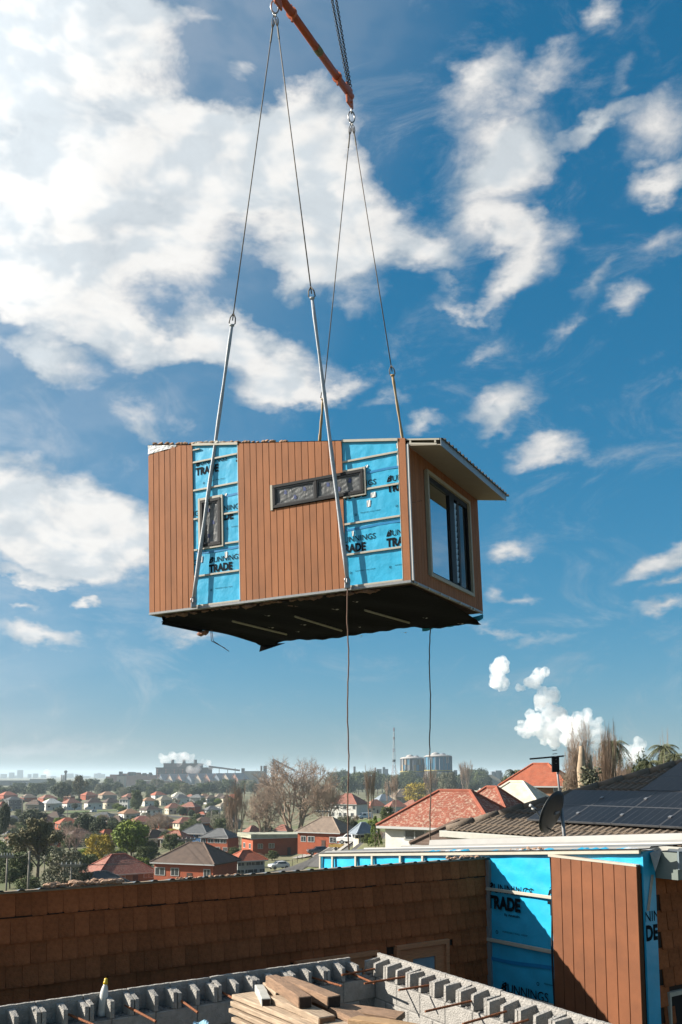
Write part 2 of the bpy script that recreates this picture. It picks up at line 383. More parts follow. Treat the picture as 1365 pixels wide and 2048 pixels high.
# cladding planks
SW0, SW1, SWZ0, SWZ1 = .85, 2.985, 1.775, 2.325       # strip window outer
def plank(x0, x1, z0, z1a, z1b, y0=.016, y1=.03, parent=room, m=m_clad, name='plank'):
    mb = MB(); g = .0055
    mb.hexa([(x0 + g, y0, z0), (x1 - g, y0, z0), (x1 - g, y1, z0), (x0 + g, y1, z0), (x0 + g, y0, z1a), (x1 - g, y0, z1b), (x1 - g, y1, z1b), (x0 + g, y1, z1a)])
    return mb.build(name, m, parent, bevel=.003)
for k in range(16):
    x0 = 1.345 + k * .1506; x1 = x0 + .1506
    if x0 < SW1 - .02:
        plank(x0, x1, SWZ1 - .03, top(x0) - .02, top(x1) - .02); plank(x0, x1, 0, SWZ0 + .03, SWZ0 + .03)
    else: plank(x0, x1, 0, top(x0) - .02, top(x1) - .02)
for k in range(8):
    x0 = 4.885 + k * .147; x1 = x0 + .147
    cut = .0 if k < 4 else .045 * (k - 3)
    plank(x0, x1, 0, top(x0) - .03 - cut, top(x1) - .03 - cut - (.04 if k >= 4 else 0))
plank(-.0, .165, .0, top(0) + .01, top(.165) + .01)
# wrap strips, with soft wrinkles
def wrap_fn(x0, x1, z0, zt, amp, seed):
    def fn(u, v):
        x = x0 + (x1 - x0) * u; z = z0 + (zt(x) - z0) * v
        w = sin(x * 5 + z * 9 + seed) * sin(z * 7 - x * 3 + seed * 2) * .5 + .3 * sin(x * 23 + z * 5 + seed) + .25 * sin(z * 31 + x * 11 + seed)
        return (x, .006 + amp * w, z)
    return fn
wraps = []
for (a, b, sd) in ((.15, 1.36, 1.), (3.75, 4.90, 4.)):
    o = MB().grid(wrap_fn(a, b, .0, lambda x: top(x) - .03, .004, sd), 20, 44).build('wall_wrap', m_wrap, room, True); wraps.append(o)
TM = lambda x, z, out=.0125: Matrix(((-1, 0, 0, x), (0, 0, 1, out), (0, 1, 0, z), (0, 0, 0, 1)))
for z, ph in ((.69, .48), (1.75, .43), (2.83, .78)):
    for k in range(6):
        xs = ph + 1.01 * k
        if .0 < xs < 1.95 and z + .35 < top(xs): print_block(wraps[0], TM(xs, z), False, xs - 1.40, xs - .12)
        if 3.7 < xs < 5.6 and z + .35 < top(xs): print_block(wraps[1], TM(xs, z), False, xs - 4.93, xs - 3.72)
for (w, x, z) in ((0, .42, .28), (0, 1.25, .27), (0, .24, 1.44), (0, 1.1, 1.40), (1, 4.47, .30), (1, 4.62, 2.62), (1, 4.05, 1.55)):
    print_fine(wraps[w], TM(x, z))
# darker lap lines of the wrap
for (w, x0, x1, z) in ((0, .17, 1.34, 1.13), (0, .17, .84, 2.19), (1, 3.76, 4.88, 1.12), (1, 3.76, 4.1, 2.25)):
    def fn(u, v, x0=x0, x1=x1, z=z):
        x = x0 + (x1 - x0) * u; return (x, .0125 + .002 * sin(x * 9), z + .012 * sin(x * 4) + (.045 * v))
    MB().grid(fn, 10, 1).build('lap_tape', m_wrap_dark, wraps[w])
# battens and edge trims on the wrap
def bar(x0, x1, z0, z1, y0, y1, name, m, parent=room, bevel=.004):
    return MB().box(x0, x1, y0, y1, z0, z1).build(name, m, parent, bevel=bevel)
BAT = [.0, .63, 1.235, 1.865, 2.49, 3.105]
for z in BAT:
    if z < top(.16) - .1:
        if z == 1.865: bar(.17, .85, z, z + .04, .012, .036, 'batten', m_cream)
        else: bar(.17, 1.34, z, z + .04, .012, .036, 'batten', m_cream)
    if z in (1.865,):
        bar(3.765, 4.13, z, z + .04, .012, .036, 'batten', m_cream); bar(4.77, 4.88, z, z + .04, .012, .036, 'batten', m_cream)
    elif z == 1.235: bar(3.765, 4.10, z, z + .04, .012, .036, 'batten', m_cream); bar(4.79, 4.88, z - .04, z, .012, .036, 'batten', m_cream)
    elif z == 3.105: bar(3.765, 4.88, z, z + .04, .012, .036, 'batten', m_cream); bar(4.7, 4.88, z + .28, z + .31, .012, .036, 'batten', m_cream)
    else: bar(3.765, 4.88, z, z + .04, .012, .036, 'batten', m_cream)
bar(3.748, 3.764, .04, top(3.75) - .04, .012, .034, 'edge_trim', m_white); bar(.155, .169, .0, top(.16), .012, .034, 'edge_trim', m_cream)
for (a, b) in ((.16, 1.345), (3.75, 4.9)):
    MB().hexa([(a, .01, top(a) - .045), (b, .01, top(b) - .045), (b, .045, top(b) - .045), (a, .045, top(a) - .045), (a, .01, top(a) + .005), (b, .01, top(b) + .005), (b, .045, top(b) + .005), (a, .045, top(a) + .005)]).build('top_rail', m_cream, room)
# white tape squares
for (x, z, w, h) in ((.86, 1.66, .075, .13), (.77, 1.80, .1, .1), (4.12, 1.08, .06, .13), (4.74, 1.07, .06, .14), (4.10, 2.32, .05, .05), (4.76, 2.31, .05, .05), (.2, 2.45, .05, .22), (.2, 2.68, .05, .1), (.86, 2.36, .05, .05), (1.2, 1.10, .04, .1)):
    MB().grid(lambda u, v: (x - w * u, .0145 + .003 * sin(7 * u + 3 * v), z - h * v + .01 * u), 3, 3).build('tape_patch', m_white, room)
# white foil over the high far corner, insulation along the top
MB().grid(lambda u, v: (5.3 + .76 * u, .035 + .01 * sin(u * 9 + v * 4), top(5.3 + .76 * u) - .02 - (.04 + .16 * u) * v), 8, 3).build('foil_flap', mat('white_foil', (.85, .86, .87), .3, .05, 12, .8, 9), room)
def fluff(name, x0, x1, y0, y1, zf, n, r, m, parent, rn):
    mb = MB()
    for i in range(n):
        x = rn.uniform(x0, x1); rr = r * rn.uniform(.6, 1.4)
        mb.ico((x, rn.uniform(y0, y1), zf(x) + rn.uniform(-.2, .5) * rr), (rr * 1.6, rr, rr * .75), 1, .3, rn)
    return mb.build(name, m, parent)
rn = random.Random(3)
fluff('insulation', 2.6, 5.95, -.03, .02, lambda x: top(x) + .015, 110, .03, m_wool, room, rn)
fluff('insulation', 4.1, 4.9, -.02, .03, lambda x: top(x) + .02, 30, .03, mat('white_insulation', (.7, .68, .62), .9, .1), room, rn)
# strip window and small window with protective film
m_film = mat('wrinkled_clear_film_on_glass', (.11, .115, .115), .35, .45, 7, .7, 11, spec=.5)
m_bluemark = mat('blue_film_print', (.03, .06, .22), .5, .1)
m_gapgrey = mat('grey_sash', (.045, .046, .05), .4, .1)
def squiggle():
    mb = MB(); pts = []
    for k in range(13):
        q = pi * .75 - k / 12 * (pi * 2.6); 
        pts.append((.05 * cos(q) * (1 if k < 7 else 1.2), 0, .06 - k * .010 + .02 * sin(q * 2)))
    for i, (a, b) in enumerate(zip(pts, pts[1:])):
        w = .022; mb.poly([(a[0], 0, a[2] - w), (b[0], 0, b[2] - w), (b[0], 0, b[2] + w), (a[0], 0, a[2] + w)])
    return mb.mesh('film_mark', m_bluemark)
ME_SQ = squiggle()
def clad_window(x0, x1, z0, z1, mull, reveals):
    fr = MB(); t = .06
    fr.box(x0, x1, .0, .062, z0, z0 + t); fr.box(x0, x1, .0, .062, z1 - t, z1)
    fr.box(x0, x0 + t, .0, .0615, z0 + t, z1 - t); fr.box(x1 - t, x1, .0, .0615, z0 + t, z1 - t)
    w = fr.build('window', m_black, room, bevel=.004)
    xs = [x0 + t] + [v for m in mull for v in (m - .03, m + .03)] + [x1 - t]
    for m in mull: bar(m - .03, m + .03, z0 + t, z1 - t, .0, .058, 'mullion', m_black, w)
    rr = random.Random(int(x0 * 100))
    for a, b in zip(xs[::2], xs[1::2]):
        s2 = MB(); q = .028
        s2.box(a, b, .0, .045, z0 + t, z0 + t + q); s2.box(a, b, 0, .045, z1 - t - q, z1 - t); s2.box(a, a + q, 0, .0445, z0 + t + q, z1 - t - q); s2.box(b - q, b, 0, .0445, z0 + t + q, z1 - t - q)
        s2.build('sash', m_gapgrey, w)
        pn = MB().grid(lambda u, v: (a + q + (b - a - 2 * q) * u, .022 + .004 * sin(u * 17 + v * 8) * sin(v * 13 + u * 5), z0 + t + q + (z1 - z0 - 2 * t - 2 * q) * v), 24, 16).build('pane', m_film, w, True)
        n = max(3, int((b - a) * (z1 - z0) * 7))
        for k in range(n):
            o = obj('film_mark', ME_SQ, w); o.location = (a + .12 + (b - a - .24) * (k + .5) / n if (b - a) > (z1 - z0) else a + (b - a) * (.36 if k % 2 else .64), .029, (z0 + (z1 - z0) * (.35 if k % 2 else .62)) if (b - a) > (z1 - z0) else z0 + (z1 - z0) * (k + .8) / (n + .6))
            o.rotation_euler = (0, rr.uniform(-.4, .4), 0); o.scale = (.6, 1, .6)
    for (a, b, c, d) in reveals: bar(a, b, c, d, .0, .048, 'reveal', m_cream, w)
    return w
clad_window(.90, 2.93, 1.815, 2.295, [1.945], [(2.932, 2.985, 1.78, 2.31), (.855, .898, 1.775, 2.335), (.9, 1.345, 2.297, 2.335), (.9, 1.345, 1.775, 1.813)])
clad_window(4.19, 4.70, 1.25, 2.255, [], [(4.135, 4.188, 1.2, 2.31), (4.702, 4.755, 1.2, 2.31), (4.19, 4.70, 2.257, 2.31), (4.19, 4.70, 1.2, 1.248)])
# end wall: planks round a big sliding window. Outward is -x.
EW0, EW1, EZ0, EZ1 = -.90, -3.57, .225, 2.395
for (a, b, c, d) in ((-.02, EW0, .0, 2.62), (EW1, -MW, .0, 2.62), (EW0, EW1, .0, EZ0), (EW0, EW1, EZ1, 2.62)):
    MB().box(.0, .1, b, a, c, d).build('end_wall', m_clad_dark, room)
def eplank(y0, y1, z0, z1):
    g = .005; return MB().box(-.03, -.003, y1 + g, y0 - g, z0, z1).build('plank', m_clad, room, bevel=.003)
n = 28; st = (MW - .03) / n
for k in range(n):
    a = -.03 - k * st; b = a - st
    if b > EW0 or a < EW1: eplank(a, b, -.0, 2.62)
    else: eplank(a, b, 0, EZ0 + .02); eplank(a, b, EZ1 - .02, 2.62)
MB().box(-.045, .004, -.028, .018, -.01, 2.63).build('corner_trim', m_white, room, bevel=.003)
ew = MB(); ew.box(-.075, .05, EW1, EW0, EZ0, EZ0 + .075); ew.box(-.075, .05, EW1, EW0, EZ1 - .075, EZ1); ew.box(-.0745, .05, EW0 - .075, EW0, EZ0 + .075, EZ1 - .075); ew.box(-.0745, .05, EW1, EW1 + .075, EZ0 + .075, EZ1 - .075)
EWO = ew.build('sliding_window', mat('cream_timber_reveal', (.50, .45, .34), .6, .08, 10), room, bevel=.004)
y0, y1, z0, z1 = EW0 - .075, EW1 + .075, EZ0 + .075, EZ1 - .075
fr = MB(); fr.box(-.02, .045, y1, y0, z0, z0 + .05); fr.box(-.02, .045, y1, y0, z1 - .11, z1); fr.box(-.02, .045, y0 - .035, y0, z0 + .05, z1 - .11); fr.box(-.02, .045, y1, y1 + .05, z0 + .05, z1 - .11)
fr.build('frame', m_black, EWO)
MB().box(-.03, .05, -2.56, -2.27, z0 + .05, z1 - .11).build('mullion', m_black, EWO)
MB().box(-.03, .05, -2.80, -2.74, z0 + .05, z1 - .11).build('mullion', m_black, EWO)
m_glass = mat('dark_reflective_glass', (.008, .010, .012), .05, .05, spec=.25)
mg = bpy.data.materials.new('window_glass'); mg.use_nodes = True
nt = mg.node_tree; bs = nt.nodes['Principled BSDF']; bs.inputs['Base Color'].default_value = (.55, .62, .66, 1); bs.inputs['Metallic'].default_value = 1.; bs.inputs['Roughness'].default_value = .015
MB().box(.01, .016, -2.27, y0 - .035, z0 + .05, z1 - .11).build('pane', mg, EWO)
MB().box(.012, .018, -2.74, -2.56, z0 + .05, z1 - .11).build('pane', m_glass, EWO)
MB().box(.012, .018, y1 + .05, -2.80, z0 + .05, z1 - .11).build('pane', m_glass, EWO)
m_louv = mat('pale_louvre_glass', (.32, .40, .46), .12, .1, spec=.8)
for k in range(14):
    zz = z0 + .1 + k * .125; tl = .12 * (1 - .012 * k)
    MB().hexa([(-.008, -2.735 + .0, zz), (.0, -2.735, zz), (.0, -2.565, zz), (-.008, -2.565, zz), (-.022, -2.735, zz + .105), (-.014, -2.735, zz + .105), (-.014, -2.565, zz + .105), (-.022, -2.565, zz + .105)]).build('louvre', m_louv, EWO)
MB().grid(lambda u, v: (.0095, -2.84 - .10 * u - .12 * (1 - v) * 0 - .05 * sin(v * 2.2), z0 + .06 + (z1 - z0 - .2) * v), 3, 10).build('curtain', mat('grey_curtain', (.10, .10, .105), .9, .2, 20), EWO)
# eave: soffit, fascia, roof sheets with ribs
XO = -.69
zs = lambda x: top(x) - .115
MB().hexa([(XO, -MW - .0, zs(XO) - .02), (.0, -MW, zs(0) - .02), (.0, .0, zs(0) - .02), (XO, .0, zs(XO) - .02), (XO, -MW, zs(XO)), (0, -MW, zs(0)), (0, 0, zs(0)), (XO, 0, zs(XO))]).build('soffit', mat('cream_soffit', (.42, .36, .28), .7, .05, 3), room)
MB().box(XO - .012, XO, -MW - .02, .01, zs(XO) - .035, top(XO) + .0).build('fascia', mat('blue_grey_fascia', (.34, .40, .44), .35, .05, 6, metal=.2), room)
for (a, b, c, d) in ((XO, 0, -.085 + .0, -.02), ):
    MB().hexa([(XO + .02, -.03, top(XO) - .03), (-.01, -.03, top(0) - .03), (-.01, .006, top(0) - .03), (XO + .02, .006, top(XO) - .03), (XO + .02, -.03, top(XO)), (-.01, -.03, top(0)), (-.01, .006, top(0)), (XO + .02, .006, top(XO))]).build('eave_rail', m_cream, room)
    MB().hexa([(XO + .08, -.03, zs(XO)), (-.02, -.03, zs(0)), (-.02, .004, zs(0)), (XO + .08, .004, zs(XO)), (XO + .08, -.03, zs(XO) + .035), (-.02, -.03, zs(0) + .035), (-.02, .004, zs(0) + .035), (XO + .08, .004, zs(XO) + .035)]).build('eave_rail', m_cream, room)
    for xx in (-.6, -.10): MB().box(xx, xx + .035, -.03, .002, zs(xx) + .035, top(xx) - .03).build('eave_rail', m_cream, room)
    MB().hexa([(XO + .05, -.14, zs(XO) + .01), (-.02, -.14, zs(0) + .01), (-.02, -.1, zs(0) + .01), (XO + .05, -.1, zs(XO) + .01), (XO + .05, -.14, top(XO) - .01), (-.02, -.14, top(0) - .01), (-.02, -.1, top(0) - .01), (XO + .05, -.1, top(XO) - .01)]).build('eave_lining', mat('olive_lining', (.12, .11, .07), .9, .2), room)
rf = MB(); xa, xb = XO - .045, ML + .03
prof = []
k = 0; y = .0
while y > -MW - .04:
    prof += [(y, 0), (y - .15, 0), (y - .165, .042), (y - .195, .042), (y - .21, 0)]; y -= .21
b = len(rf.v)
for (yy, zz) in prof: rf.v += [(xa, yy, top(xa) + .004 + zz), (xb, yy, top(xb) + .004 + zz)]
for i in range(len(prof) - 1): rf.f.append((2 * i, 2 * i + 1, 2 * i + 3, 2 * i + 2))
for (yy, zz) in prof: rf.v += [(xa, yy, top(xa) - .004 + zz), (xb, yy, top(xb) - .004 + zz)]
b = 2 * len(prof)
for i in range(len(prof) - 1): rf.f.append((b + 2 * i, b + 2 * i + 2, b + 2 * i + 3, b + 2 * i + 1)); rf.f.append((2 * i, 2 * i + 2, b + 2 * i + 2, b + 2 * i))
rf.build('roof_sheet', mat('weathered_steel_roof', (.16, .145, .13), .4, .15, 8, metal=.4), room)
MB().hexa([(.02, -MW, top(.02) - .09), (ML, -MW, top(ML) - .09), (ML, -.1, top(ML) - .09), (.02, -.1, top(.02) - .09), (.02, -MW, top(.02) - .006), (ML, -MW, top(ML) - .006), (ML, -.1, top(ML) - .006), (.02, -.1, top(.02) - .006)]).build('ceiling', m_timber_dark, room)
# floor: steel edge, timber bearers, black under-sheet with a ragged back edge
MB().box(.0, ML, -.06, .04, -.05, -.0).build('floor_rim', m_steel, room, bevel=.004)
MB().box(-.03, .03, -MW, -.06, -.05, -.0).build('floor_rim', m_steel, room, bevel=.004)
MB().box(ML - .05, ML, -MW, -.06, -.05, 0).build('floor_rim', m_steel, room)
MB().box(.05, ML - .06, -MW + .05, -.07, -.045, .0).build('floor_panel', m_timber_dark, room)
fluff('bearer_edge', .6, 5.7, -.16, -.08, lambda x: -.085, 60, .05, mat('crumbling_brown_timber', (.22, .12, .075), .9, .35, 12, .8, 30), room, random.Random(9))
def under(u, v):
    x = .06 + (ML - .24) * u; y = -.14 - (MW - .02) * v
    z = -.07 - .16 * smst(.0, .14, u) * 0 - .15 * v ** 2 - .13 * smst(.94, 1.0, u) * (1 - v) - .02 * sin(u * 9) * sin(v * 7) - .012 * sin(u * 31 + v * 9)
    if v > .93: z -= .035 * sin(u * 11 + 1) + .02 * sin(u * 27 + 2) + .012 * sin(u * 83)
    if v > .93 and u > .93: z -= .05
    return (x, y, z)
MB().grid(under, 64, 26).build('under_sheet', m_blacksheet, room, True)
MB().grid(lambda u, v: (5.84 + .02 * sin(v * 8), -.14 - 1.5 * u, -.06 - .19 * v), 8, 3).build('sheet_skirt', m_blacksheet, room)
MB().poly([(5.55, -MW - .1, -.22), (6.0, -MW - .16, -.4), (5.9, -MW - .1, -.16), (5.6, -MW - .08, -.08)]).poly([(5.2, -MW - .12, -.25), (5.55, -MW - .1, -.22), (6.0, -MW - .16, -.4)]).build('sheet_flap', m_blacksheet, room)
MB().grid(lambda u, v: (.02 + 1.5 * u, -MW - .155 + .01 * sin(u * 20), -.03 - .14 * u ** .6 - .10 * v - .03 * sin(u * 15) * v), 20, 3).build('blue_skirt', m_wrap, room)
for (xa_, ya, xb_, yb) in ((4.70, -1.14, 4.49, -3.17), (3.28, -1.4, 3.14, -3.4), (1.70, -1.57, 1.40, -3.3)):
    za = -.15 - .15 * ((-ya) / MW) ** 2; zb = -.15 - .15 * ((-yb) / MW) ** 2
    MB().tube([(xa_, ya, za), ((xa_ + xb_) / 2, (ya + yb) / 2, (za + zb) / 2 - .0), (xb_, yb, zb)], .024, 4).build('under_batten', mat('pale_batten', (.42, .40, .30), .7, .1), room)
rr = random.Random(12)
for (x, y) in ((3.75, -1.04), (3.6, -2.37), (4.4, -2.3), (4.1, -3.0), (2.6, -3.2), (1.5, -.7), (.9, -3.0), (2.2, -1.2), (.4, -3.9), (3.0, -4.1), (1.9, -4.2)):
    z = -.14 - .17 * (y / MW) ** 2; s = rr.uniform(.05, .09)
    MB().grid(lambda u, v: (x + s * (u - .5) * 1.6, y + s * (v - .5) + .03 * u, z - .012 * sin(u * 5)), 3, 2).build('tape_scrap', mat('pale_tape_scrap', (.5, .48, .40), .7, .1), room)
for k, yy in enumerate((-.15, -.75, -1.4, -1.9, -2.6, -3.3, -3.5)):
    MB().box(-.06, -.03, yy - .06, yy, -.06 - .004 * k, -.025).build('packer', m_cream, room)
# bent wires under the far corner
for k in range(2):
    MB().tube([(5.62 + .03 * k, -1.7, -.2), (5.72 + .05 * k, -1.9, -.42), (5.62 + .1 * k, -2.4, -.62 + .08 * k)], .008, 5).build('bent_wire', mat('rusty_wire', (.12, .05, .035), .8, .3), room)
fluff('timber_scrap', 5.75, 5.95, -1.75, -1.6, lambda x: -.25, 8, .05, mat('pink_brown_offcut', (.33, .16, .11), .9, .3), room, random.Random(2))
# ================================================================ rigging
def RW(x, y, z): return MR @ Vector((x, y, z))
m_wire = mat('wire_rope', (.13, .11, .09), .6, .45, 60)
m_sling = mat('silver_grey_webbing', (.50, .54, .58), .45, .12, 12, .3, 50)
m_tan = mat('tan_webbing', (.50, .34, .16), .6, .12, 12)
m_shackle = mat('galvanised_shackle', (.40, .41, .42), .35, .15, 30, metal=.7)
m_orange = mat('orange_beam_paint', (.46, .085, .03), .5, .25, 5, .2, 30)
PA = at_y(550, 14, 18.6); PB = at_y(703.5, 234, 22.3)       # the two master links
beamA = at_y(557, -12, 18.55); beamB = at_y(703, 194, 22.3)
# spreader beam
ax = (beamB - beamA).normalized()
BQ = ax.to_track_quat('X', 'Z').to_matrix().to_4x4(); BQ.translation = beamA
beam = thing('spreader_beam', 'long orange steel spreader beam above the hanging room', 'spreader beam', BQ)
BLn = (beamB - beamA).length
MB().tube([(-.1, 0, 0), (BLn, 0, 0)], .088, 14).build('beam_tube', m_orange, beam, True)
for t_ in (.16, .78):
    q = BLn * t_
    c = MB(); c.tube([(q - .03, 0, 0), (q + .03, 0, 0)], .125, 14); c.box(q - .03, q + .03, -.02, .02, -.2, -.1); c.box(q - .028, q + .028, -.018, .018, .1, .18); c.build('collar', mat('bright_orange_paint', (.62, .14, .04), .45, .2), beam)
q = BLn * .5
MB().tube([(q - .12, 0, 0), (q + .12, 0, 0)], .097, 14).build('label_sleeve', mat('worn_olive_label', (.20, .18, .10), .8, .6, 30), beam)
e = MB(); e.box(BLn - .32, BLn + .06, -.028, .028, -.30, .22); e.tube([(BLn - .1, -.06, -.2), (BLn - .1, .06, -.2)], .03, 8); e.build('end_lug', mat('bright_orange_paint', (.6, .1, .03)), beam, bevel=.02)
e = MB(); e.box(-.2, .14, -.028, .028, -.30, .22); e.build('end_lug', MATS['bright_orange_paint'], beam, bevel=.02)
def link(parent, c, w, h, r, m, tilt=0., name='link'):
    pts = [];n = 20
    for k in range(n + 1):
        q = 2 * pi * k / n; pts.append((w * cos(q), 0, h * sin(q)))
    mb = MB(); mb.tube(pts, r, 7, False); o = mb.build(name, m, parent, True); o.location = c; o.rotation_euler = (0, 0, tilt); return o
def chain(a, b, label, n):
    t = thing('chain_sling', label, 'chain', Matrix.Translation(a)); dv = b - a; l = dv.length / n
    me = MB(); pts = []
    for k in range(13):
        q = 2 * pi * k / 12; pts.append((.03 * cos(q), 0, l * .66 * sin(q)))
    me.tube(pts, .0115, 5, False); me = me.mesh('link', mat('dark_chain_steel', (.05, .055, .065), .45, .2, metal=.6), True)
    Q = dv.to_track_quat('Z', 'Y')
    from mathutils import Quaternion
    for k in range(n):
        o = obj('link', me, t); o.location = dv * ((k + .5) / n); o.rotation_mode = 'QUATERNION'; o.rotation_quaternion = Q @ Quaternion((0, 0, 1), pi / 2 * (k % 2))
    return t
ctop = at_y(640, -130, 20.6)
cb = at_y(697, 172, 22.25)
side = Vector((.09, 0, 0))
chain(cb, ctop + side * .0, 'dark lifting chain rising from beam end, the one nearer the orange beam', 64)
chain(cb + Vector((.06, .03, 0)), ctop + Vector((.14, .03, 0)), 'dark lifting chain rising from beam end, the outer one of the pair', 64)
def master(p, label, up):
    t = thing('master_link', label, 'lifting ring', Matrix.Translation(p))
    link(t, (0, 0, 0), .085, .155, .02, m_shackle, .3, 'ring')
    link(t, (0, 0, .17), .05, .075, .016, m_shackle, 1.5, 'shackle')
    link(t, (-.02, 0, -.17), .03, .05, .012, m_shackle, 1.2, 'shackle'); link(t, (.02, .02, -.17), .03, .05, .012, m_shackle, 1.9, 'shackle')
    return t
master(PA, 'oval steel lifting ring under the upper end of the orange beam', 1)
master(PB, 'oval steel lifting ring under the lower end of the orange beam', 1)
def rope(name, pts, r, m, label, cat, parent=None, n=6):
    t = tag(MB().tube(pts, r, n).build(name, m, None, True), label, cat); return t
def wire_sling(a, b, label, swage=True):
    t = thing('wire_rope_sling', label, 'wire sling', Matrix.Translation(a))
    dv = b - a; L_ = dv.length; u = dv.normalized()
    s0 = u * .42
    MB().tube([u * .1, dv - u * .12], .0125, 6).build('rope', m_wire, t, True)
    MB().tube([u * .30, u * .62], .020, 7).build('ferrule', m_wire, t)
    e = MB(); sd = u.cross(Vector((0, 1, 0))).normalized()
    e.tube([u * .3, u * .2 + sd * .03, u * .1 + sd * .035, u * .0, u * .1 - sd * .035, u * .2 - sd * .03, u * .3], .011, 6); e.build('eye', m_wire, t, True)
    e = MB(); e.tube([dv - u * .28, dv - u * .18 + sd * .055, dv - u * .06 + sd * .065, dv, dv - u * .06 - sd * .065, dv - u * .18 - sd * .055, dv - u * .28], .014, 6); e.build('eye', m_wire, t, True)
    return t
def web_sling(a, b, w0, w1, m, label, name='webbing_sling', hook=None):
    t = thing(name, label, 'lifting sling', Matrix.Translation(a)); dv = b - a; n = 14
    pts = [dv * (k / n) for k in range(n + 1)]; rs = [w0 + (w1 - w0) * k / n + .006 * sin(k * 1.7) for k in range(n + 1)]
    MB().tube(pts, rs, 8, True, .5, (1, .2, 0)).build('webbing', m, t, True)
    e = MB(); u = dv.normalized(); sd = u.cross(Vector((0, 1, 0))).normalized()
    e.tube([pts[0] - u * .02 + sd * .05, pts[0] - u * .02 - sd * .05], .03, 8); e.build('sleeve', m, t, True)
    if hook:
        h = MB(); h.tube([dv, dv + Vector((0, 0, -.10))], .03, 8); h.box(dv.x - .055, dv.x + .055, dv.y - .02, dv.y + .07, dv.z - .2, dv.z - .08); h.build('lifting_lug', m_shackle, t, bevel=.01)
        link(t, dv + Vector((0, -.02, -.05)), .055, .06, .014, m_shackle, .5, 'shackle')
    return t
FA = RW(4.83, .13, .17); FB = RW(1.27, .13, .17)
TA = at_y(464, 652, 18.95); TB = at_y(625, 598, 18.15)
TA.y = (FA.y * .55 + PA.y * .45); TA = at_y(464, 652, FA.y - .25); TB = at_y(625, 598, FB.y + .25)
web_sling(TA, FA, .033, .044, m_sling, 'silver webbing sling down to the small window end of the hanging room', hook=True)
web_sling(TB, FB, .031, .046, m_sling, 'silver webbing sling crossing the long strip window of the hanging room', hook=True)
wire_sling(PA + Vector((-.01, 0, -.2)), TA, 'wire rope from upper ring to the sling over the small window')
wire_sling(PA + Vector((.03, 0, -.2)), TB, 'wire rope from upper ring to the sling over the strip window')
RA = RW(4.6, -MW - .05, 2.9); RB = RW(.9, -MW - .05, 2.4)
qa = at_y(640, 880, 23.0); TRA = at_y(646.5, 800, 22.9); qb = at_y(805, 874, 21.6); TRB = at_y(786, 752, 21.8)
web_sling(TRA, qa + (qa - TRA) * .6, .028, .045, m_tan, 'tan webbing sling behind the roof, beside the strip window sling')
web_sling(TRB, qb + (qb - TRB) * .6, .032, .034, m_tan, 'tan webbing sling rising behind the eave corner of the hanging room')
wire_sling(PB + Vector((-.02, 0, -.2)), TRA, 'wire rope from lower ring passing behind the silver sling')
wire_sling(PB + Vector((.03, 0, -.2)), TRB, 'wire rope from lower ring to the sling above the eave corner')
def tagline(p0, p1, r, m, label, seed):
    rr = random.Random(seed); pts = []; n = 40
    for k in range(n + 1):
        f = k / n; pts.append(p0.lerp(p1, f) + Vector((.012 * sin(f * 17 + seed) + rr.uniform(-.006, .006), .01 * sin(f * 11), 0)))
    tag(MB().tube(pts, r, 6).build('tag_line', m, None, True), label, 'rope')
tagline(RW(1.27, .12, .05), at_y(697, 1700, 17.9), .013, mat('brown_rope', (.20, .12, .085), .9, .3, 60), 'brown tag rope hanging from the strip window sling foot', 3)
tagline(at_y(860, 1251, RW(1.4, -4.28, -.22).y), at_y(861.5, 1692, 21.3), .013, mat('dark_rope', (.13, .095, .07), .9, .3, 60), 'dark tag rope hanging from the back edge of the hanging room', 8)
# ================================================================ the site: shingle clad wing
S1 = Vector((1.884, 12.416, -1.0686))
m_shing = mat('dark_brown_shingle', (.44, .135, .050), .9, .2, 18, .4, 60, rand=.17, spec=.12)
m_shing_back = mat('shingle_backing', (.05, .024, .015), .95, .2)
m_cedar = mat('cedar_window_timber', (.66, .27, .12), .55, .2, 10, stretch=(1, 1, 8))
wing = thing('shingle_clad_wing', 'low house wing clad in dark brown shingles behind the block wall', 'house', frame(S1, D1))
WX0 = -9.0
MB().box(WX0, -.02, .0, .12, -3.2, -.02).build('wall', m_shing_back, wing)
def shingle_mesh(w, h, cut):
    mb = MB(); c = cut
    for y0, y1, zz in ((0, 1, 1),):
        a = [(.001, -.004, 0), (w - .001, -.004, 0), (w - .002, -.024, -h + c), (w - .002 - c, -.026, -h), (.002 + c, -.026, -h), (.002, -.024, -h + c)]
        b = [(x, y + .012, z) for (x, y, z) in a]
        n = 6; mb.v += a + b
        mb.f.append(tuple(range(n))); mb.f.append(tuple(reversed(range(n, 2 * n))))
        for i in range(n): j = (i + 1) % n; mb.f.append((i, n + i, n + j, j))
    return mb.mesh('shingle', m_shing)
SHW = .15
sh_var = [shingle_mesh(SHW - g, .222, c) for g, c in ((.0, .011), (.0, .013), (.0, .009))] + [shingle_mesh(SHW - .0005, .226, .012)]
rr = random.Random(5)
holes = [(-1.56, -.72, -3.2, -.94), (-2.98, -1.83, -3.2, -.958)]
count = 0; far_sh = MB()
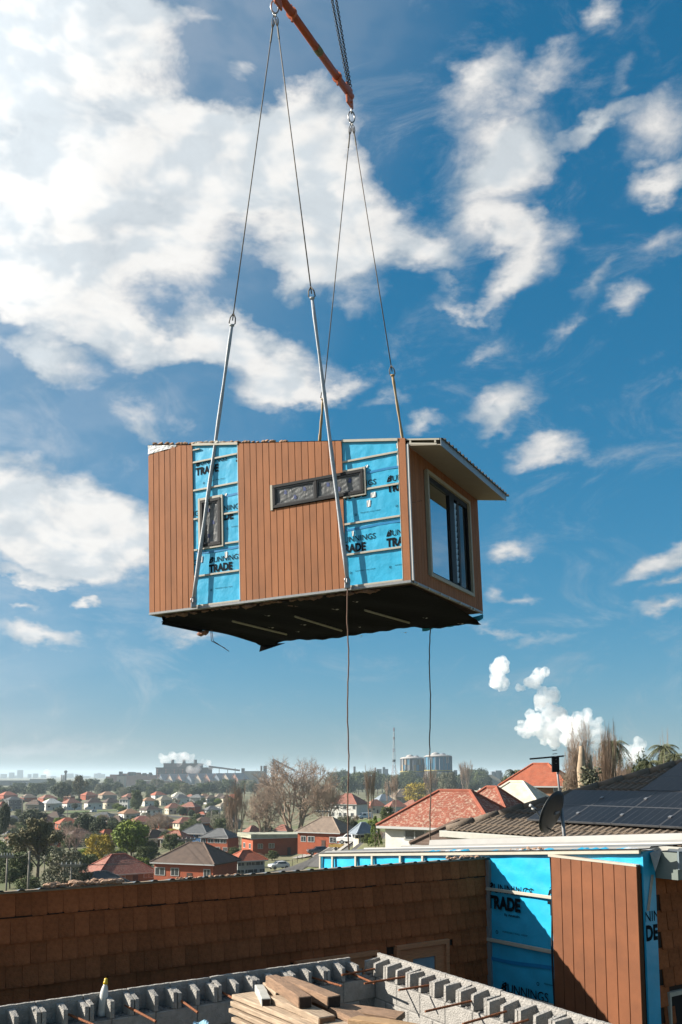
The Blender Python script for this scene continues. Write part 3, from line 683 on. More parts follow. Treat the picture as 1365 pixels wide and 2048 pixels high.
for row in range(12):
    z = 0. if row == 0 else -.035 - .2 * row
    off = (row * .067 + rr.uniform(0, .05)) % SHW
    n = int(-WX0 / SHW) + 1
    if off > .012: o = obj('shingle', sh_var[0], wing); o.location = (-.008 - off, 0, z); o.scale = (off / SHW, 1, 1); count += 1
    for k in range(n):
        x = -.008 - off - (k + 1) * SHW
        if x < WX0: continue
        x_, wx = x, SHW; hh = [(a, b, d) for a, b, c, d in holes if a < x + SHW and x < b]
        sz_ = 1.
        if hh and z - .222 < hh[0][2]:
            a, b, d = hh[0]
            if z < d + .03:                             # beside the opening: cut the shingle at the window frame
                if x < a: wx = a + .03 - x
                elif x + SHW > b: x_ = b - .03; wx = x + SHW - x_
                else: continue
                if wx < .02: continue
            else: sz_ = (z - d + .01) / .222
        if row <= 6 and x > -6.55 and count < 300:
            o = obj('shingle', sh_var[rr.randrange(4)], wing); o.location = (x_, -.003 * (row % 2), z + rr.uniform(-.006, .004)); o.scale = (wx / SHW, 1, sz_); count += 1
        else:
            far_sh.hexa([(x + .003, -.018, z - .22), (x + SHW - .003, -.018, z - .22), (x + SHW - .003, -.006, z - .22), (x + .003, -.006, z - .22), (x + .003, -.006, z), (x + SHW - .003, -.006, z), (x + SHW - .003, 0.006, z), (x + .003, .006, z)])
tag(far_sh.build('shingles', m_shing, wing), kind='stuff')
def timber_window(par, x0, x1, z1, z0, deep):
    f = MB(); t = .055
    f.box(x0, x1, -.07, .05, z1 - t, z1); f.box(x0, x0 + t, -.069, .05, z0, z1 - t); f.box(x1 - t, x1, -.069, .05, z0, z1 - t)
    w = f.build('window', m_cedar, par, bevel=.004)
    g = MB(); g.box(x0 + t, x1 - t, -.034, -.006, z1 - t - .13, z1 - t); g.box(x1 - t - .15, x1 - t, -.0335, -.006, z0, z1 - t - .13); g.box(x0 + t, x0 + t + .22, -.0335, -.006, z0, z1 - t - .13)
    g.build('sash', m_cedar, w)
    MB().box(x0 + t + .22, x1 - t - .15, -.014, -.004, z0, z1 - t - .13).build('pane', mat('pale_blue_glass', (.34, .47, .56), .05, .1, spec=1.), w)
timber_window(wing, -1.56, -.72, -.94, -2.2, 0)
timber_window(wing, -2.98, -1.83, -.958, -2.2, 0)
# roof sheets falling away behind the wall, seen edge on
m_roofblue = mat('blue_grey_roof_sheet', (.17, .19, .205), .38, .15, 5, metal=.35)
def rib_roof(x0, x1, y0, y1, z0, slope, m, par, name='roof_sheet', pitch=.19, h=.015):
    mb = MB(); pr = []; x = x0
    while x < x1:
        pr += [(x, 0), (x + pitch * .62, 0), (x + pitch * .72, h), (x + pitch * .88, h), (x + pitch * .98, 0)]; x += pitch
    for (xx, zz) in pr: mb.v += [(xx, y0, z0 + zz), (xx, y1, z0 + zz + slope * (y1 - y0))]
    n = len(pr); b = 2 * n
    for i in range(n - 1): mb.f.append((2 * i, 2 * i + 2, 2 * i + 3, 2 * i + 1))
    for (xx, zz) in pr: mb.v += [(xx, y0, z0 + zz - .006), (xx, y1, z0 + zz - .006 + slope * (y1 - y0))]
    for i in range(n - 1): mb.f.append((b + 2 * i, b + 2 * i + 1, b + 2 * i + 3, b + 2 * i + 2)); mb.f.append((2 * i, b + 2 * i, b + 2 * i + 2, 2 * i + 2))
    return mb.build(name, m, par)
rib_roof(WX0, -.06, -.05, 5.5, .012, -.16, m_roofblue, wing)
MB().box(WX0, -.02, -.024, .03, -.012, .0095).build('capping', mat('tan_edge_capping', (.36, .27, .18), .7, .2), wing)
fluff('insulation', -5.75, -5.0, -.05, .06, lambda x: .03, 60, .026, m_wool, wing, random.Random(31))
fluff('insulation', -4.4, -3.6, -.03, .03, lambda x: .01, 30, .014, m_wool, wing, random.Random(32))
fluff('insulation', -.75, -.1, -.03, .08, lambda x: .02, 26, .024, m_wool, wing, random.Random(33))
MB().box(-.03, .012, -.075, -.004, -3.2, -.02).build('corner_flashing', mat('grey_flashing', (.36, .37, .37), .45, .08, metal=.3), wing)
# ================================================================ the site: blue wrapped wing
wrapw = thing('blue_wrapped_wing', 'house wing in blue printed wall wrap with one brown clad panel and grey roof', 'house', frame(S1, -D2))
def btop(x): return .083 + .0727 * x
BX0, BX1 = -3.75, 2.41
MB().prism([(BX0, .02, -3.2), (BX1 - .02, .02, -3.2), (BX1 - .02, .02, btop(BX1) - .05), (BX0, .02, btop(BX0) - .05)], (0, .1, 0)).build('wall', m_clad_dark, wrapw)
def bw(x0, x1, z0, zt, amp, seed, nu, nv):
    def fn(u, v):
        x = x0 + (x1 - x0) * u; z = z0 + (zt(x) - z0) * v
        w = .5 * sin(x * 4 + z * 8 + seed) * sin(z * 5 - x * 3) + .35 * sin(x * 14 + z * 6 + seed) * sin(z * 4) + .22 * sin(z * 26 + x * 9 + seed) + .5 * math.exp(-((z + .12 + .05 * sin(x * 3)) / .04) ** 2)
        return (x, .006 - amp * w, z)
    return MB().grid(fn, nu, nv).build('wall_wrap', m_wrap, wrapw, True)
wv = bw(.0, 1.20, -3.2, lambda x: btop(x) - .02, .010, 2., 26, 70)
wv2 = bw(1.18, BX1, -.0, lambda x: btop(x) - .02, .006, 5., 20, 8)
wv3 = bw(BX0, .0, -.75, lambda x: btop(x) - .02, .008, 1., 50, 14)
BT = lambda x, z, out=-.0135: Matrix(((1, 0, 0, x), (0, 0, -1, out), (0, 1, 0, z), (0, 0, 0, 1)))
for (x, z) in ((.015, -.627), (1.035, -.60), (.22, -1.83), (1.24, -1.8)): print_block(wv, BT(x, z), True, -x, 1.16 - x)
print_fine(wv, BT(.18, -.93)); print_fine(wv, BT(.85, -1.45))
# small print marks on the wrap further back
o = obj('lettering', ME_RING, wv3); o.matrix_local = BT(-2.45, -.28)
MB().grid(lambda u, v: (.03 + 1.12 * u, -.0125, -1.27 + .03 * u + .045 * v - .012 * sin(u * 5)), 12, 1).build('lap_tape', m_wrap_dark, wv)
def bbar(x0, x1, z0, z1, name='batten', m=m_cream, y0=-.045, y1=-.016, par=wrapw): return MB().box(x0, x1, y0, y1, z0, z1).build(name, m, par, bevel=.004)
bbar(.02, 1.15, -.405, -.365); bbar(.02, 1.15, -1.04, -.995); bbar(.02, 1.15, -1.66, -1.615); bbar(.02, 1.15, -2.3, -2.26)
for x in (-3.75, -3.41, -2.8, -2.39, -1.73, -1.24, -.72): bbar(x, x + .045, -.7, btop(x) - .045, 'stud')
mb = MB(); mb.hexa([(BX0, -.05, btop(BX0) - .045), (BX1 - .01, -.05, btop(BX1) - .045), (BX1 - .01, -.01, btop(BX1) - .045), (BX0, -.01, btop(BX0) - .045), (BX0, -.05, btop(BX0) + .004), (BX1 - .01, -.05, btop(BX1) + .004), (BX1 - .01, -.01, btop(BX1) + .004), (BX0, -.01, btop(BX0) + .004)])
mb.build('top_rail', m_cream, wrapw, bevel=.004)
for k in range(8):
    x0 = 1.168 + k * .1525
    MB().box(x0 + .003, x0 + .1495, -.085, -.063, -3.2, .098 - .003 * k).build('plank', m_clad2, wrapw, bevel=.003)
MB().box(1.168, 2.388, -.063, -.018, -3.2, .09).build('panel_backing', m_clad_dark, wrapw)
MB().hexa([(1.13, -.09, .10), (2.385, -.09, .076), (2.385, -.01, .076), (1.13, -.01, .10), (1.13, -.09, .128), (2.385, -.09, .098), (2.385, -.01, .098), (1.13, -.01, .128)]).build('panel_trim', m_cream, wrapw)
MB().grid(lambda u, v: (1.145 + .012 * sin(v * 13) * (v < .8) - .01 + .03 * u, -.07 - .014 * sin(u * pi), .09 - 3.2 * v), 3, 30).build('foam_seal', mat('dark_foam_seal', (.02, .022, .028), .8, .2), wrapw)
# tears of bright foil and blue wrap turned over the rail
rr = random.Random(21)
for k in range(26):
    x = rr.uniform(-1.2, 2.3); w = rr.uniform(.08, .3); z = btop(x) + .004
    MB().grid(lambda u, v: (x + w * u, -.05 + .10 * v, z + .012 + .02 * sin(u * 4 + k) * v), 3, 2).build('wrap_fold', m_wrap if k % 3 else MATS['white_foil'], wrapw)
fluff('insulation', .4, 1.0, -.03, .03, lambda x: btop(x) + .025, 16, .016, m_wool, wrapw, random.Random(34))
# corner return, then shingled end wall with a window, under a green grey eave
ret = MB().box(BX1 - .02, BX1 + .004, -.005, .205, -3.2, btop(BX1) - .02).build('corner_return', m_wrap, wrapw)
RT = lambda y, z: Matrix(((0, 0, 1, BX1 + .0065), (1, 0, 0, y), (0, 1, 0, z), (0, 0, 0, 1)))
print_block(ret, RT(-.36, -.72), False, .36, .56); print_block(ret, RT(-.03, -2.0), False, .03, .23)
m_duct = mat('grey_duct_tape', (.40, .38, .35), .4, .15, 12, .5, 20)
for (ya, za, yb, zb, w) in ((.02, -.40, .12, -.02, .05), (.08, -2.4, .10, -1.6, .035), (.03, -1.95, .07, -1.9, .09)):
    MB().poly([(BX1 + .009, ya, za), (BX1 + .009, ya + w, za), (BX1 + .009, yb + w, zb), (BX1 + .009, yb, zb)]).build('duct_tape', m_duct, wrapw)
MB().grid(lambda u, v: (BX1 + .02 + .06 * v, .10 + .14 * u, btop(BX1) - .04 - .2 * v * (1 - u) + .03 * u), 4, 4).build('foil_flap', m_duct, wrapw)
MB().box(BX1 - .14, BX1 - .03, .205, 4.5, -3.2, btop(BX1) - .1).build('end_wall', m_shing_back, wrapw)
for row in range(15):
    for k in range(7):
        z = -.02 - .2 * row; y = .21 + k * .2 + (row % 2) * .09
        if y > .36 and z < -1.12: continue
        if y > 1.2: continue
        o = obj('shingle', sh_var[k % 4], wrapw); o.location = (BX1 - .028, y, z); o.rotation_euler = (0, 0, pi / 2); o.scale = (1.3, 1, 1)
f = MB(); f.box(BX1 - .06, BX1 + .02, .36, .385, -2.6, -1.30); f.box(BX1 - .06, BX1 + .02, .385, 1.3, -1.345, -1.30)
wnd = f.build('window', m_cream, wrapw); MB().box(BX1 - .04, BX1 - .02, .385, 1.3, -2.6, -1.345).build('pane', m_glass, wnd)
MB().box(BX1 - .02, BX1 + .28, .22, 4.8, -.06, btop(BX1) - .03).build('eave', mat('green_grey_fascia', (.20, .235, .21), .5, .12, 5), wrapw)
MB().box(BX1 + .281, BX1 + .30, .22, 4.8, .05, btop(BX1) - .012).build('gutter', mat('blue_grey_gutter', (.22, .28, .31), .4, .1), wrapw)
def slab_roof():
    mb = MB(); pr = [(-.06, .012), (.10, .012), (.12, .03), (.9, .03), (.91, .05), (.95, .05), (.96, .03), (1.7, .03), (1.72, .05), (1.76, .05), (1.78, .03), (2.35, .03), (2.37, .12), (2.52, .12), (2.53, .02)]
    xs = (BX0 - .05, BX1 + .02)
    for (y, z) in pr: mb.v += [(xs[0], y, btop(xs[0]) + z), (xs[1], y, btop(xs[1]) + z)]
    for i in range(len(pr) - 1): mb.f.append((2 * i, 2 * i + 1, 2 * i + 3, 2 * i + 2))
    b = len(mb.v)
    for (y, z) in pr: mb.v += [(xs[0], y, btop(xs[0]) + z - .01), (xs[1], y, btop(xs[1]) + z - .01)]
    for i in range(len(pr) - 1): mb.f.append((b + 2 * i, b + 2 * i + 2, b + 2 * i + 3, b + 2 * i + 1))
    return mb.build('roof_sheet', m_roofgrey, wrapw)
slab_roof()
rib_roof(.25, 2.6, 0, .25, .0, 0, m_roofblue, wrapw).matrix_local = Matrix(((0, 1, 0, BX1 + .06), (1, 0, 0, 0), (0, 0, 1, btop(BX1) - .02), (0, 0, 0, 1)))
# ================================================================ the site: concrete block wall in two arms
CB = Vector((.40471, 10.11705, -1.84))
m_block = mat('pale_concrete_block', (.42, .40, .37), .9, .16, 14, .8, 70, rand=.05)
m_mortar = mat('grey_mortar', (.26, .25, .235), .95, .25, 20, 1., 50)
m_rebar = mat('rusty_reinforcing_bar', (.30, .10, .035), .8, .3, 40, .5, 120)
def open_block(seed):
    r = random.Random(seed); mb = MB(); Lb = .39
    n = 10                                              # rear shell with an uneven upper edge
    for i in range(n):
        a, b = Lb * i / n, Lb * (i + 1) / n; ja, jb = (.0016 * sin(i * 2.1 + seed), .0016 * sin((i + 1) * 2.1 + seed))
        mb.hexa([(a, -.03, -.19), (b, -.03, -.19), (b, 0, -.19), (a, 0, -.19), (a, -.034, ja - .004), (b, -.034, jb - .004), (b, 0, jb - .004), (a, 0, ja - .004)])
    for (a, b) in ((.0, .034), (.177, .213), (.356, .39)):
        t = -.05 - r.uniform(0, .014); t2 = -.034 - r.uniform(0, .018); fl = .012
        mb.hexa([(a, -.19, -.19), (b, -.19, -.19), (b + (fl if b < .38 else 0), -.03, -.19), (a - (fl if a > .01 else 0), -.03, -.19), (a, -.19 + r.uniform(0, .008), t), (b, -.19 + r.uniform(0, .008), t - .003), (b + (fl if b < .38 else 0), -.03, t2 + .012), (a - (fl if a > .01 else 0), -.03, t2 + .01)])
        for q in range(7):                              # mortar crumbs on the web
            mb.ico(((a + b) / 2 + r.uniform(-.02, .02), r.uniform(-.12, -.03), t + r.uniform(-.004, .004)), r.uniform(.008, .016), 1, .35, r)
    return mb.mesh('block', m_block)
OB = [open_block(s) for s in range(5)]
full = MB().box(.0, .39, -.19, -.0, -.19, 0).mesh('block', m_block)
def block_wall(name, label, M, x0, x1, seed):
    t = thing(name, label, 'block wall', M); r = random.Random(seed); n = int((x1 - x0) / .4)
    for k in range(n):
        o = obj('block', OB[(k * 2 + seed) % 5], t); o.location = (x0 + .4 * k + .005, 0, r.uniform(-.003, .003))
        for c in range(1, 4 if k * .4 + x0 > -99 else 2):
            o = obj('block', full, t, .006); o.location = (x0 + .4 * k + .005 + (.2 if c % 2 else 0), r.uniform(-.003, .003) + .002, -.2 * c)
    mb = MB(); mb.box(x0 + .01, x1 - .02, -.182, -.01, -2.4, -.195); mb.build('mortar', m_mortar, t)
    cr = MB()
    for k in range(n * 26):
        cr.ico((r.uniform(x0, x1), r.uniform(-.17, -.04), -.196 + r.uniform(0, .006)), (r.uniform(.01, .03), r.uniform(.01, .02), r.uniform(.004, .014)), 1, .4, r)
    tag(cr.build('mortar_crumbs', m_mortar, t), kind='stuff')
    return t
bl = frame(CB, (cos(rad(35.6)), sin(rad(35.6)), 0)); brr = frame(CB, (cos(rad(-60.1)), sin(rad(-60.1)), 0))
block_wall('block_wall', 'open celled concrete block wall running in front of the dark shingles, white bottle in it', bl, -5.6, .0, 1)
block_wall('block_wall', 'sunlit concrete block wall arm running towards the blue wrapped wall', brr, .0, 4.8, 2)
def rod(pa, pb, z, label, dz=-.02):
    a = at_z(pa[0], pa[1], z); b = at_z(pb[0], pb[1], z + dz)
    d = (b - a).normalized()
    mb = MB(); pts = [a - d * .07, a, b]; mb.tube(pts, .0098, 8)
    n = int((b - a).length / .022)
    for k in range(n): q = a + d * (.022 * k); mb.tube([q, q + d * .006], .0112, 8)
    tag(mb.build('starter_bar', m_rebar), label, 'steel bar', 'rusty bars sticking out of the block walls')
BZ = -1.97
wl = ('left of the bottle', 'right of the white bottle', 'between the bottle and the timber stack', 'running in under the timber stack planks', 'just behind the dark ended offcuts', 'crossing under the first bar of the sunlit arm')
for k, (a, b) in enumerate((((143, 2031), (188, 2050)), ((258, 2014), (312, 2043)), ((349, 1991), (396, 2025)), ((449, 1987), (484, 2006)), ((610, 1951), (684, 1972)), ((690, 1941), (750, 1967)))):
    rod(a, b, BZ, 'rusty bar in shaded block wall, ' + wl[k])
for k, (a, b) in enumerate((((770, 1934), (684, 1950)), ((827, 1951), (729, 1967)), ((888, 1966), (798, 1980)), ((952, 2000), (851, 2023)), ((1002, 2026), (926, 2048)), ((1046, 2043), (985, 2062)))):
    rod(a, b, BZ + .02, 'rusty bar in the sunlit block wall arm, %s from the corner' % ('first', 'second', 'third', 'fourth', 'fifth', 'sixth')[k], -.01)
# ================================================================ bottle
bp = at_z(203, 2032, -2.03)
Mb = Matrix.Translation(bp) @ Matrix.Rotation(rad(5), 4, 'Y') @ Matrix.Rotation(rad(-4), 4, 'X')
bt = thing('squeeze_bottle', 'white plastic squeeze bottle with yellow cap standing in the block wall', 'bottle', Mb)
MB().lathe([(.03, 0), (.035, .006), (.0355, .03), (.034, .10), (.0352, .17), (.033, .2), (.024, .235), (.018, .25), (.017, .26)], n=20).build('body', mat('white_plastic', (.80, .80, .77), .35, .04, 6), bt, True)
MB().lathe([(.019, .258), (.0195, .275), (.017, .28), (.015, .285), (.014, .305), (.010, .308)], n=16).build('cap', mat('yellow_plastic_cap', (.80, .52, .015), .4, .05), bt, True)
MB().grid(lambda u, v: (.0358 * cos(-2.4 + 1.2 * u), .0358 * sin(-2.4 + 1.2 * u), .05 + .1 * v), 6, 2).build('sticker', mat('worn_grey_sticker', (.62, .62, .58), .5, .1, 30), bt)
# ================================================================ timber
m_pine = mat('pale_pine_board', (.46, .345, .24), .8, .36, 6, .3, 30, rand=.07, stretch=(1, 9, 9))
m_old = mat('weathered_brown_beam', (.34, .21, .13), .85, .3, 8, .6, 30, rand=.1, stretch=(1, 7, 7))
m_endgrain = mat('dark_end_grain', (.05, .03, .02), .9, .3, 40)
def beam_px(name, pa, pb, z, w, t, m, label, dz=0., ends=None, roll=0., cat='timber', grp='loose timber by the block wall'):
    a = at_z(pa[0], pa[1], z); b = at_z(pb[0], pb[1], z + dz); d = b - a; L_ = d.length
    Mx = Matrix.Translation(a) @ d.to_track_quat('X', 'Z').to_matrix().to_4x4() @ Matrix.Rotation(roll, 4, 'X')
    r = random.Random(int(pa[0] * 7 + pb[1])); mb = MB(); n = 9
    rings = []
    for i in range(n + 1):
        x = L_ * i / n; j = lambda: r.uniform(-.0035, .0035)
        bow = .006 * sin(pi * i / n)
        base = len(mb.v)
        mb.v += [(x, -w / 2 + j(), -t + bow), (x, w / 2 + j(), -t + bow), (x, w / 2 + j(), bow), (x, -w / 2 + j(), bow + j() * .5)]
        rings.append(base)
    for p, q in zip(rings, rings[1:]):
        for k in range(4): mb.f.append((p + k, p + (k + 1) % 4, q + (k + 1) % 4, q + k))
    mb.f.append((rings[0] + 3, rings[0] + 2, rings[0] + 1, rings[0])); mb.f.append(tuple(rings[-1] + k for k in range(4)))
    if ends:
        o = thing(name, label, cat, Mx, grp); mb.build('beam', m, o, bevel=.004)
        e = MB(); e.box(L_ + .001, L_ + .006, -w / 2 + .006, w / 2 - .006, -t + .006, -.006); e.build('end_grain', ends, o)
    else:
        o = mb.build(name, m, bevel=.004); o.matrix_world = Mx; tag(o, label, cat, grp)
    return o
TZ = -1.74
beam_px('pine_board', (486, 1986), (678, 2062), TZ, .20, .035, m_pine, 'broad pale pine board on top of the stack')
beam_px('pine_board', (482, 1999), (668, 2076), TZ - .045, .19, .04, m_pine, 'pale pine board second from the top of the stack, blue mark at its end')
beam_px('pine_board', (479, 2013), (655, 2092), TZ - .10, .19, .035, m_pine, 'pale pine board third from the top of the stack')
beam_px('pine_board', (484, 2031), (640, 2106), TZ - .155, .19, .035, m_pine, 'lowest pale pine board that shows in the stack')
beam_px('pine_board', (530, 1975), (735, 2052), TZ - .03, .18, .035, m_pine, 'pale pine board behind the broad top board')
beam_px('timber_offcut', (553, 1990), (655, 2033), TZ + .055, .14, .05, m_pine, 'thick pale offcut lying under the two dark ended beams', ends=mat('brown_end_grain', (.30, .17, .09), .9, .2, 30))
beam_px('timber_offcut', (519, 1969), (533, 1997), TZ + .06, .07, .07, mat('grey_white_post', (.50, .50, .46), .8, .12, 14), 'short grey post stub at the near end of the dark ended beams', ends=m_endgrain)
beam_px('timber_offcut', (536, 1964), (562, 1985), TZ + .07, .09, .06, m_pine, 'short pale block between the stub and the beams', ends=m_endgrain)
beam_px('timber_beam', (543, 1950), (611, 1993), TZ + .145, .10, .08, m_old, 'weathered square beam with dark end, the lower of the two on the stack', ends=m_endgrain)
beam_px('timber_beam', (566, 1953), (668, 1992), TZ + .12, .115, .085, m_old, 'weathered square beam with dark end, the longer one beside the wall', ends=m_endgrain)
beam_px('timber_board', (640, 1998), (742, 2046), TZ + .03, .17, .045, m_old, 'brown board sloping down beside the beams to the wall', roll=-.12)
beam_px('timber_board', (672, 2012), (802, 2030), TZ + .02, .15, .045, m_old, 'rough split brown board lying across towards the sunlit arm', roll=.1)
beam_px('timber_board', (706, 2034), (838, 2053), TZ + .06, .15, .06, mat('pale_split_timber', (.46, .29, .15), .8, .25, 8, .5, 30, stretch=(1, 7, 7)), 'pale split board with chipped end, nearest the camera on the heap', roll=-.05)
beam_px('timber_board', (620, 2032), (720, 2062), TZ + .01, .16, .05, m_pine, 'pale board with dark end cut by the lower edge of the view')
# heap the timber lies on: pallet of older boards down to the ground
hp = at_z(640, 2050, TZ); heap = thing('timber_pallet', 'stack of old boards under the pale timber', 'timber stack', frame(Vector((hp.x, hp.y, -4.15)), -D2))
for k in range(9):
    for j in range(3): MB().box(-.9, .8, -.45 + .33 * j, -.16 + .33 * j, .24 * k, .24 * k + .2 - .02 * (k % 2)).build('board', m_old, heap)
bs_ = at_z(398, 2046, -1.95)
sc_ = MB().grid(lambda u, v: (bs_.x - .05 + .12 * u, bs_.y + .1 * v, bs_.z - .03 + .012 * sin(u * 7 + v * 3) + .02 * v), 6, 4).build('wrap_scrap', mat('pale_blue_scrap', (.30, .52, .66), .4, .2, 9)); tag(sc_, 'crumpled pale blue wrap scrap below the shaded block wall', 'plastic scrap')
# ================================================================ neighbour's tiled roof with solar panels
E0 = Vector((2.21739, 20.0, -1.15506)); SL = tan(rad(22))
m_tile = mat('grey_brown_concrete_tile', (.20, .155, .115), .85, .2, 10, .5, 60, rand=.1)
nb = thing('tiled_house', 'neighbouring house with grey brown tiled hip roof carrying solar panels', 'house', frame(E0, -D2))
MB().box(.35, 12, .5, 11, -3.2, -.12).build('wall', mat('white_render', (.58, .57, .54), .8, .06, 6), nb)
up = Matrix(((1, 0, 0, 0), (0, cos(rad(22)), -sin(rad(22)), 0), (0, sin(rad(22)), cos(rad(22)), 0), (0, 0, 0, 1)))
RUN = 6.0; rl = RUN / cos(rad(22))
dk = MB(); dk.poly([(0, 0, -.03), (13, 0, -.03), (13 - 0, RUN, RUN * SL - .03), (RUN, RUN, RUN * SL - .03)]); dk.poly([(0, 0, -.03), (RUN, RUN, RUN * SL - .03), (0, 2 * RUN, -.03)]); dk.poly([(RUN, RUN, RUN * SL - .03), (13, RUN, RUN * SL - .03), (13, 2 * RUN, -.03), (0, 2 * RUN, -.03)])
roofd = dk.build('roof', m_tile, nb)
def tile_mesh():
    mb = MB(); w, l = .30, .345; pr = [(0, 0), (.03, .028), (.075, .028), (.105, .002), (.15, .0), (.18, .028), (.225, .028), (.255, .002), (.30, 0)]
    for (x, z) in pr: mb.v += [(x, 0, z + .03), (x, l, z + .002), (x, 0, z + .004)]
    n = len(pr)
    for i in range(n - 1): mb.f.append((3 * i, 3 * i + 3, 3 * i + 4, 3 * i + 1)); mb.f.append((3 * i + 2, 3 * i + 5, 3 * i + 3, 3 * i))
    return mb.mesh('tile', m_tile)
TM_ = tile_mesh(); rr = random.Random(8); nt_ = 0
rest = MB()
for row in range(18):
    for k in range(43):
        x = .04 + k * .3; yv = row * .32; yh = yv * cos(rad(22))
        if x + .1 < yh or x > 8: continue
        under_panel = (1.95 < x < 6.6 and .52 < yh < 1.55) or (3.6 < x < 6.6 and yh < 3.0 and yh >= 1.5)
        if under_panel: continue
        if nt_ < 290 and x < 6.2:
            o = obj('tile', TM_, roofd); o.matrix_local = up @ Matrix.Translation((x, yv, rr.uniform(-.002, .003))); nt_ += 1
# hip capping
mb = MB(); hv = Vector((1, 1, SL)); 
for k in range(17):
    a = hv * (.36 * k); b = hv * (.36 * k + .40); mb.tube([a + Vector((0, 0, .02)), b + Vector((0, 0, .03))], [.085, .10], 8)
mb.build('ridge_capping', m_tile, nb, True)
MB().box(-.02, 12, -.14, -.02, -.13, -.0).build('gutter', mat('cream_gutter', (.50, .49, .44), .5, .06), nb, bevel=.01)
MB().box(-.01, 12, -.02, .5, -.16, -.13).build('soffit', MATS['white_render'], nb)
MB().box(-.12, -.0, -.1, 8, -.13, .0).build('gutter', MATS['cream_gutter'], nb)
m_solar = mat('dark_solar_cell', (.007, .009, .013), .3, .25, 4, spec=.22)
m_busbar = mat('pale_cell_line', (.09, .10, .115), .3, .1)
m_alu = mat('aluminium_rail', (.42, .43, .45), .35, .08, metal=.6)
PWD, PLN = 1.0, .735
def solar(x, yh):
    Mx = up @ Matrix.Translation((x, yh / cos(rad(22)), .11))
    s = MB().box(.006, PWD - .006, .006, PLN - .006, -.02, .012).build('solar_panel', m_solar, nb); s.matrix_local = Mx
    f = MB(); f.box(0, PWD, 0, .012, -.022, .014); f.box(0, PWD, PLN - .012, PLN, -.022, .014); f.box(0, .012, .012, PLN - .012, -.022, .0138); f.box(PWD - .012, PWD, .012, PLN - .012, -.022, .0138); f.build('panel_frame', mat('dark_panel_frame', (.16, .165, .175), .4, .08, metal=.5), s)
    for j in range(1, 6): MB().box(PWD * j / 6 - .003, PWD * j / 6 + .003, .012, PLN - .012, .012, .0135).build('cell_line', m_busbar, s)
    MB().box(PWD - .03, PWD + .03, PLN * .5 - .03, PLN * .5 + .03, .014, .03).build('clamp', m_alu, s)
for r_ in range(2):
    for k in range(5): solar(1.88 + k * 1.01 + (.02 if r_ else 0), .45 + r_ * .69)
for r_ in range(2):
    for k in range(3): solar(3.50 + k * 1.01, 1.86 + r_ * .69)
MB().box(.9, 2.1, -.75, -.35, -.45, -.2).build('parapet_box', mat('charcoal_metal', (.06, .065, .07), .5, .1), nb)
# dish and aerial on one mast in front of the tiles
mp = at_y(1130, 1680, 16.2); mtop = at_y(1112, 1512, 16.0)
tv = thing('antenna_mast', 'thin leaning steel mast with television aerial and dark satellite dish', 'antenna', Matrix.Translation(mp))
dv = mtop - mp
MB().tube([Vector((0, 0, -1.5)), Vector((0, 0, 0)), dv * .38], .03, 8).build('pole', m_steel, tv, True)
MB().tube([dv * .2, dv], .019, 8).build('mast', m_steel, tv, True)
m_dish = mat('dark_dish_mesh', (.03, .036, .036), .5, .2, 20)
dc = at_y(1110, 1627, 15.85) - mp
n_ = Vector((-.72, .62, .38)).normalized(); Qd = n_.to_track_quat('Z', 'Y').to_matrix().to_4x4(); Qd.translation = dc
ds = MB()
R_ = .35; rings = 6; segs = 24
for i in range(rings + 1):
    r0 = R_ * i / rings
    for k in range(segs): q = 2 * pi * k / segs; ds.v.append((r0 * cos(q), r0 * sin(q) * 1.08, .5 * r0 * r0))
for i in range(rings):
    for k in range(segs): k2 = (k + 1) % segs; ds.f.append((i * segs + k, i * segs + k2, (i + 1) * segs + k2, (i + 1) * segs + k))
do = ds.build('dish', m_dish, tv, True); do.matrix_local = Qd
so = do.modifiers.new('thickness', 'SOLIDIFY'); so.thickness = .012
lnb = dc + n_ * .33 + Vector((-.05, 0, -.06))
MB().tube([dc + Vector((0, 0, -.3)), dc + n_ * .16 + Vector((0, 0, -.3)), lnb], .011, 6).build('feed_arm', m_dish, tv)
MB().tube([lnb, lnb + n_ * .06], .03, 8).tube([lnb + Vector((-.05, 0, .05)), lnb + n_ * .05 + Vector((-.05, 0, .05))], .026, 8).build('receiver', mat('pale_grey_plastic', (.6, .6, .58), .5, .05), tv, True)
MB().tube([dc, dc * .5 + dv * .18], .03, 6).build('dish_bracket', m_steel, tv)
ba, bb = at_y(1060, 1518, 16.0) - mp, at_y(1128, 1512, 16.0) - mp
an = MB(); an.tube([ba, bb], .014, 6); an.build('aerial_boom', m_black, tv)
for f_, h_ in ((.0, .1), (.12, .1), (.25, .11), (.38, .12), (.5, .13), (.62, .14), (.72, .2), (.8, .22), (.88, .24), (.97, .26)):
    q = ba.lerp(bb, f_); MB().tube([q + Vector((-.02, -h_, .0)), q + Vector((.02, h_, .01))], .005, 5).build('aerial_element', m_black, tv)
for z_ in (-.11, -.05, .05, .11): MB().tube([ba.lerp(bb, .72) + Vector((0, -.2, z_)), ba.lerp(bb, .72) + Vector((0.02, .2, z_))], .006, 5).build('aerial_element', m_black, tv)
MB().box(-.06, .06, -.03, .03, -.26, .0).build('reflector', m_black, tv).location = ba.lerp(bb, .75)
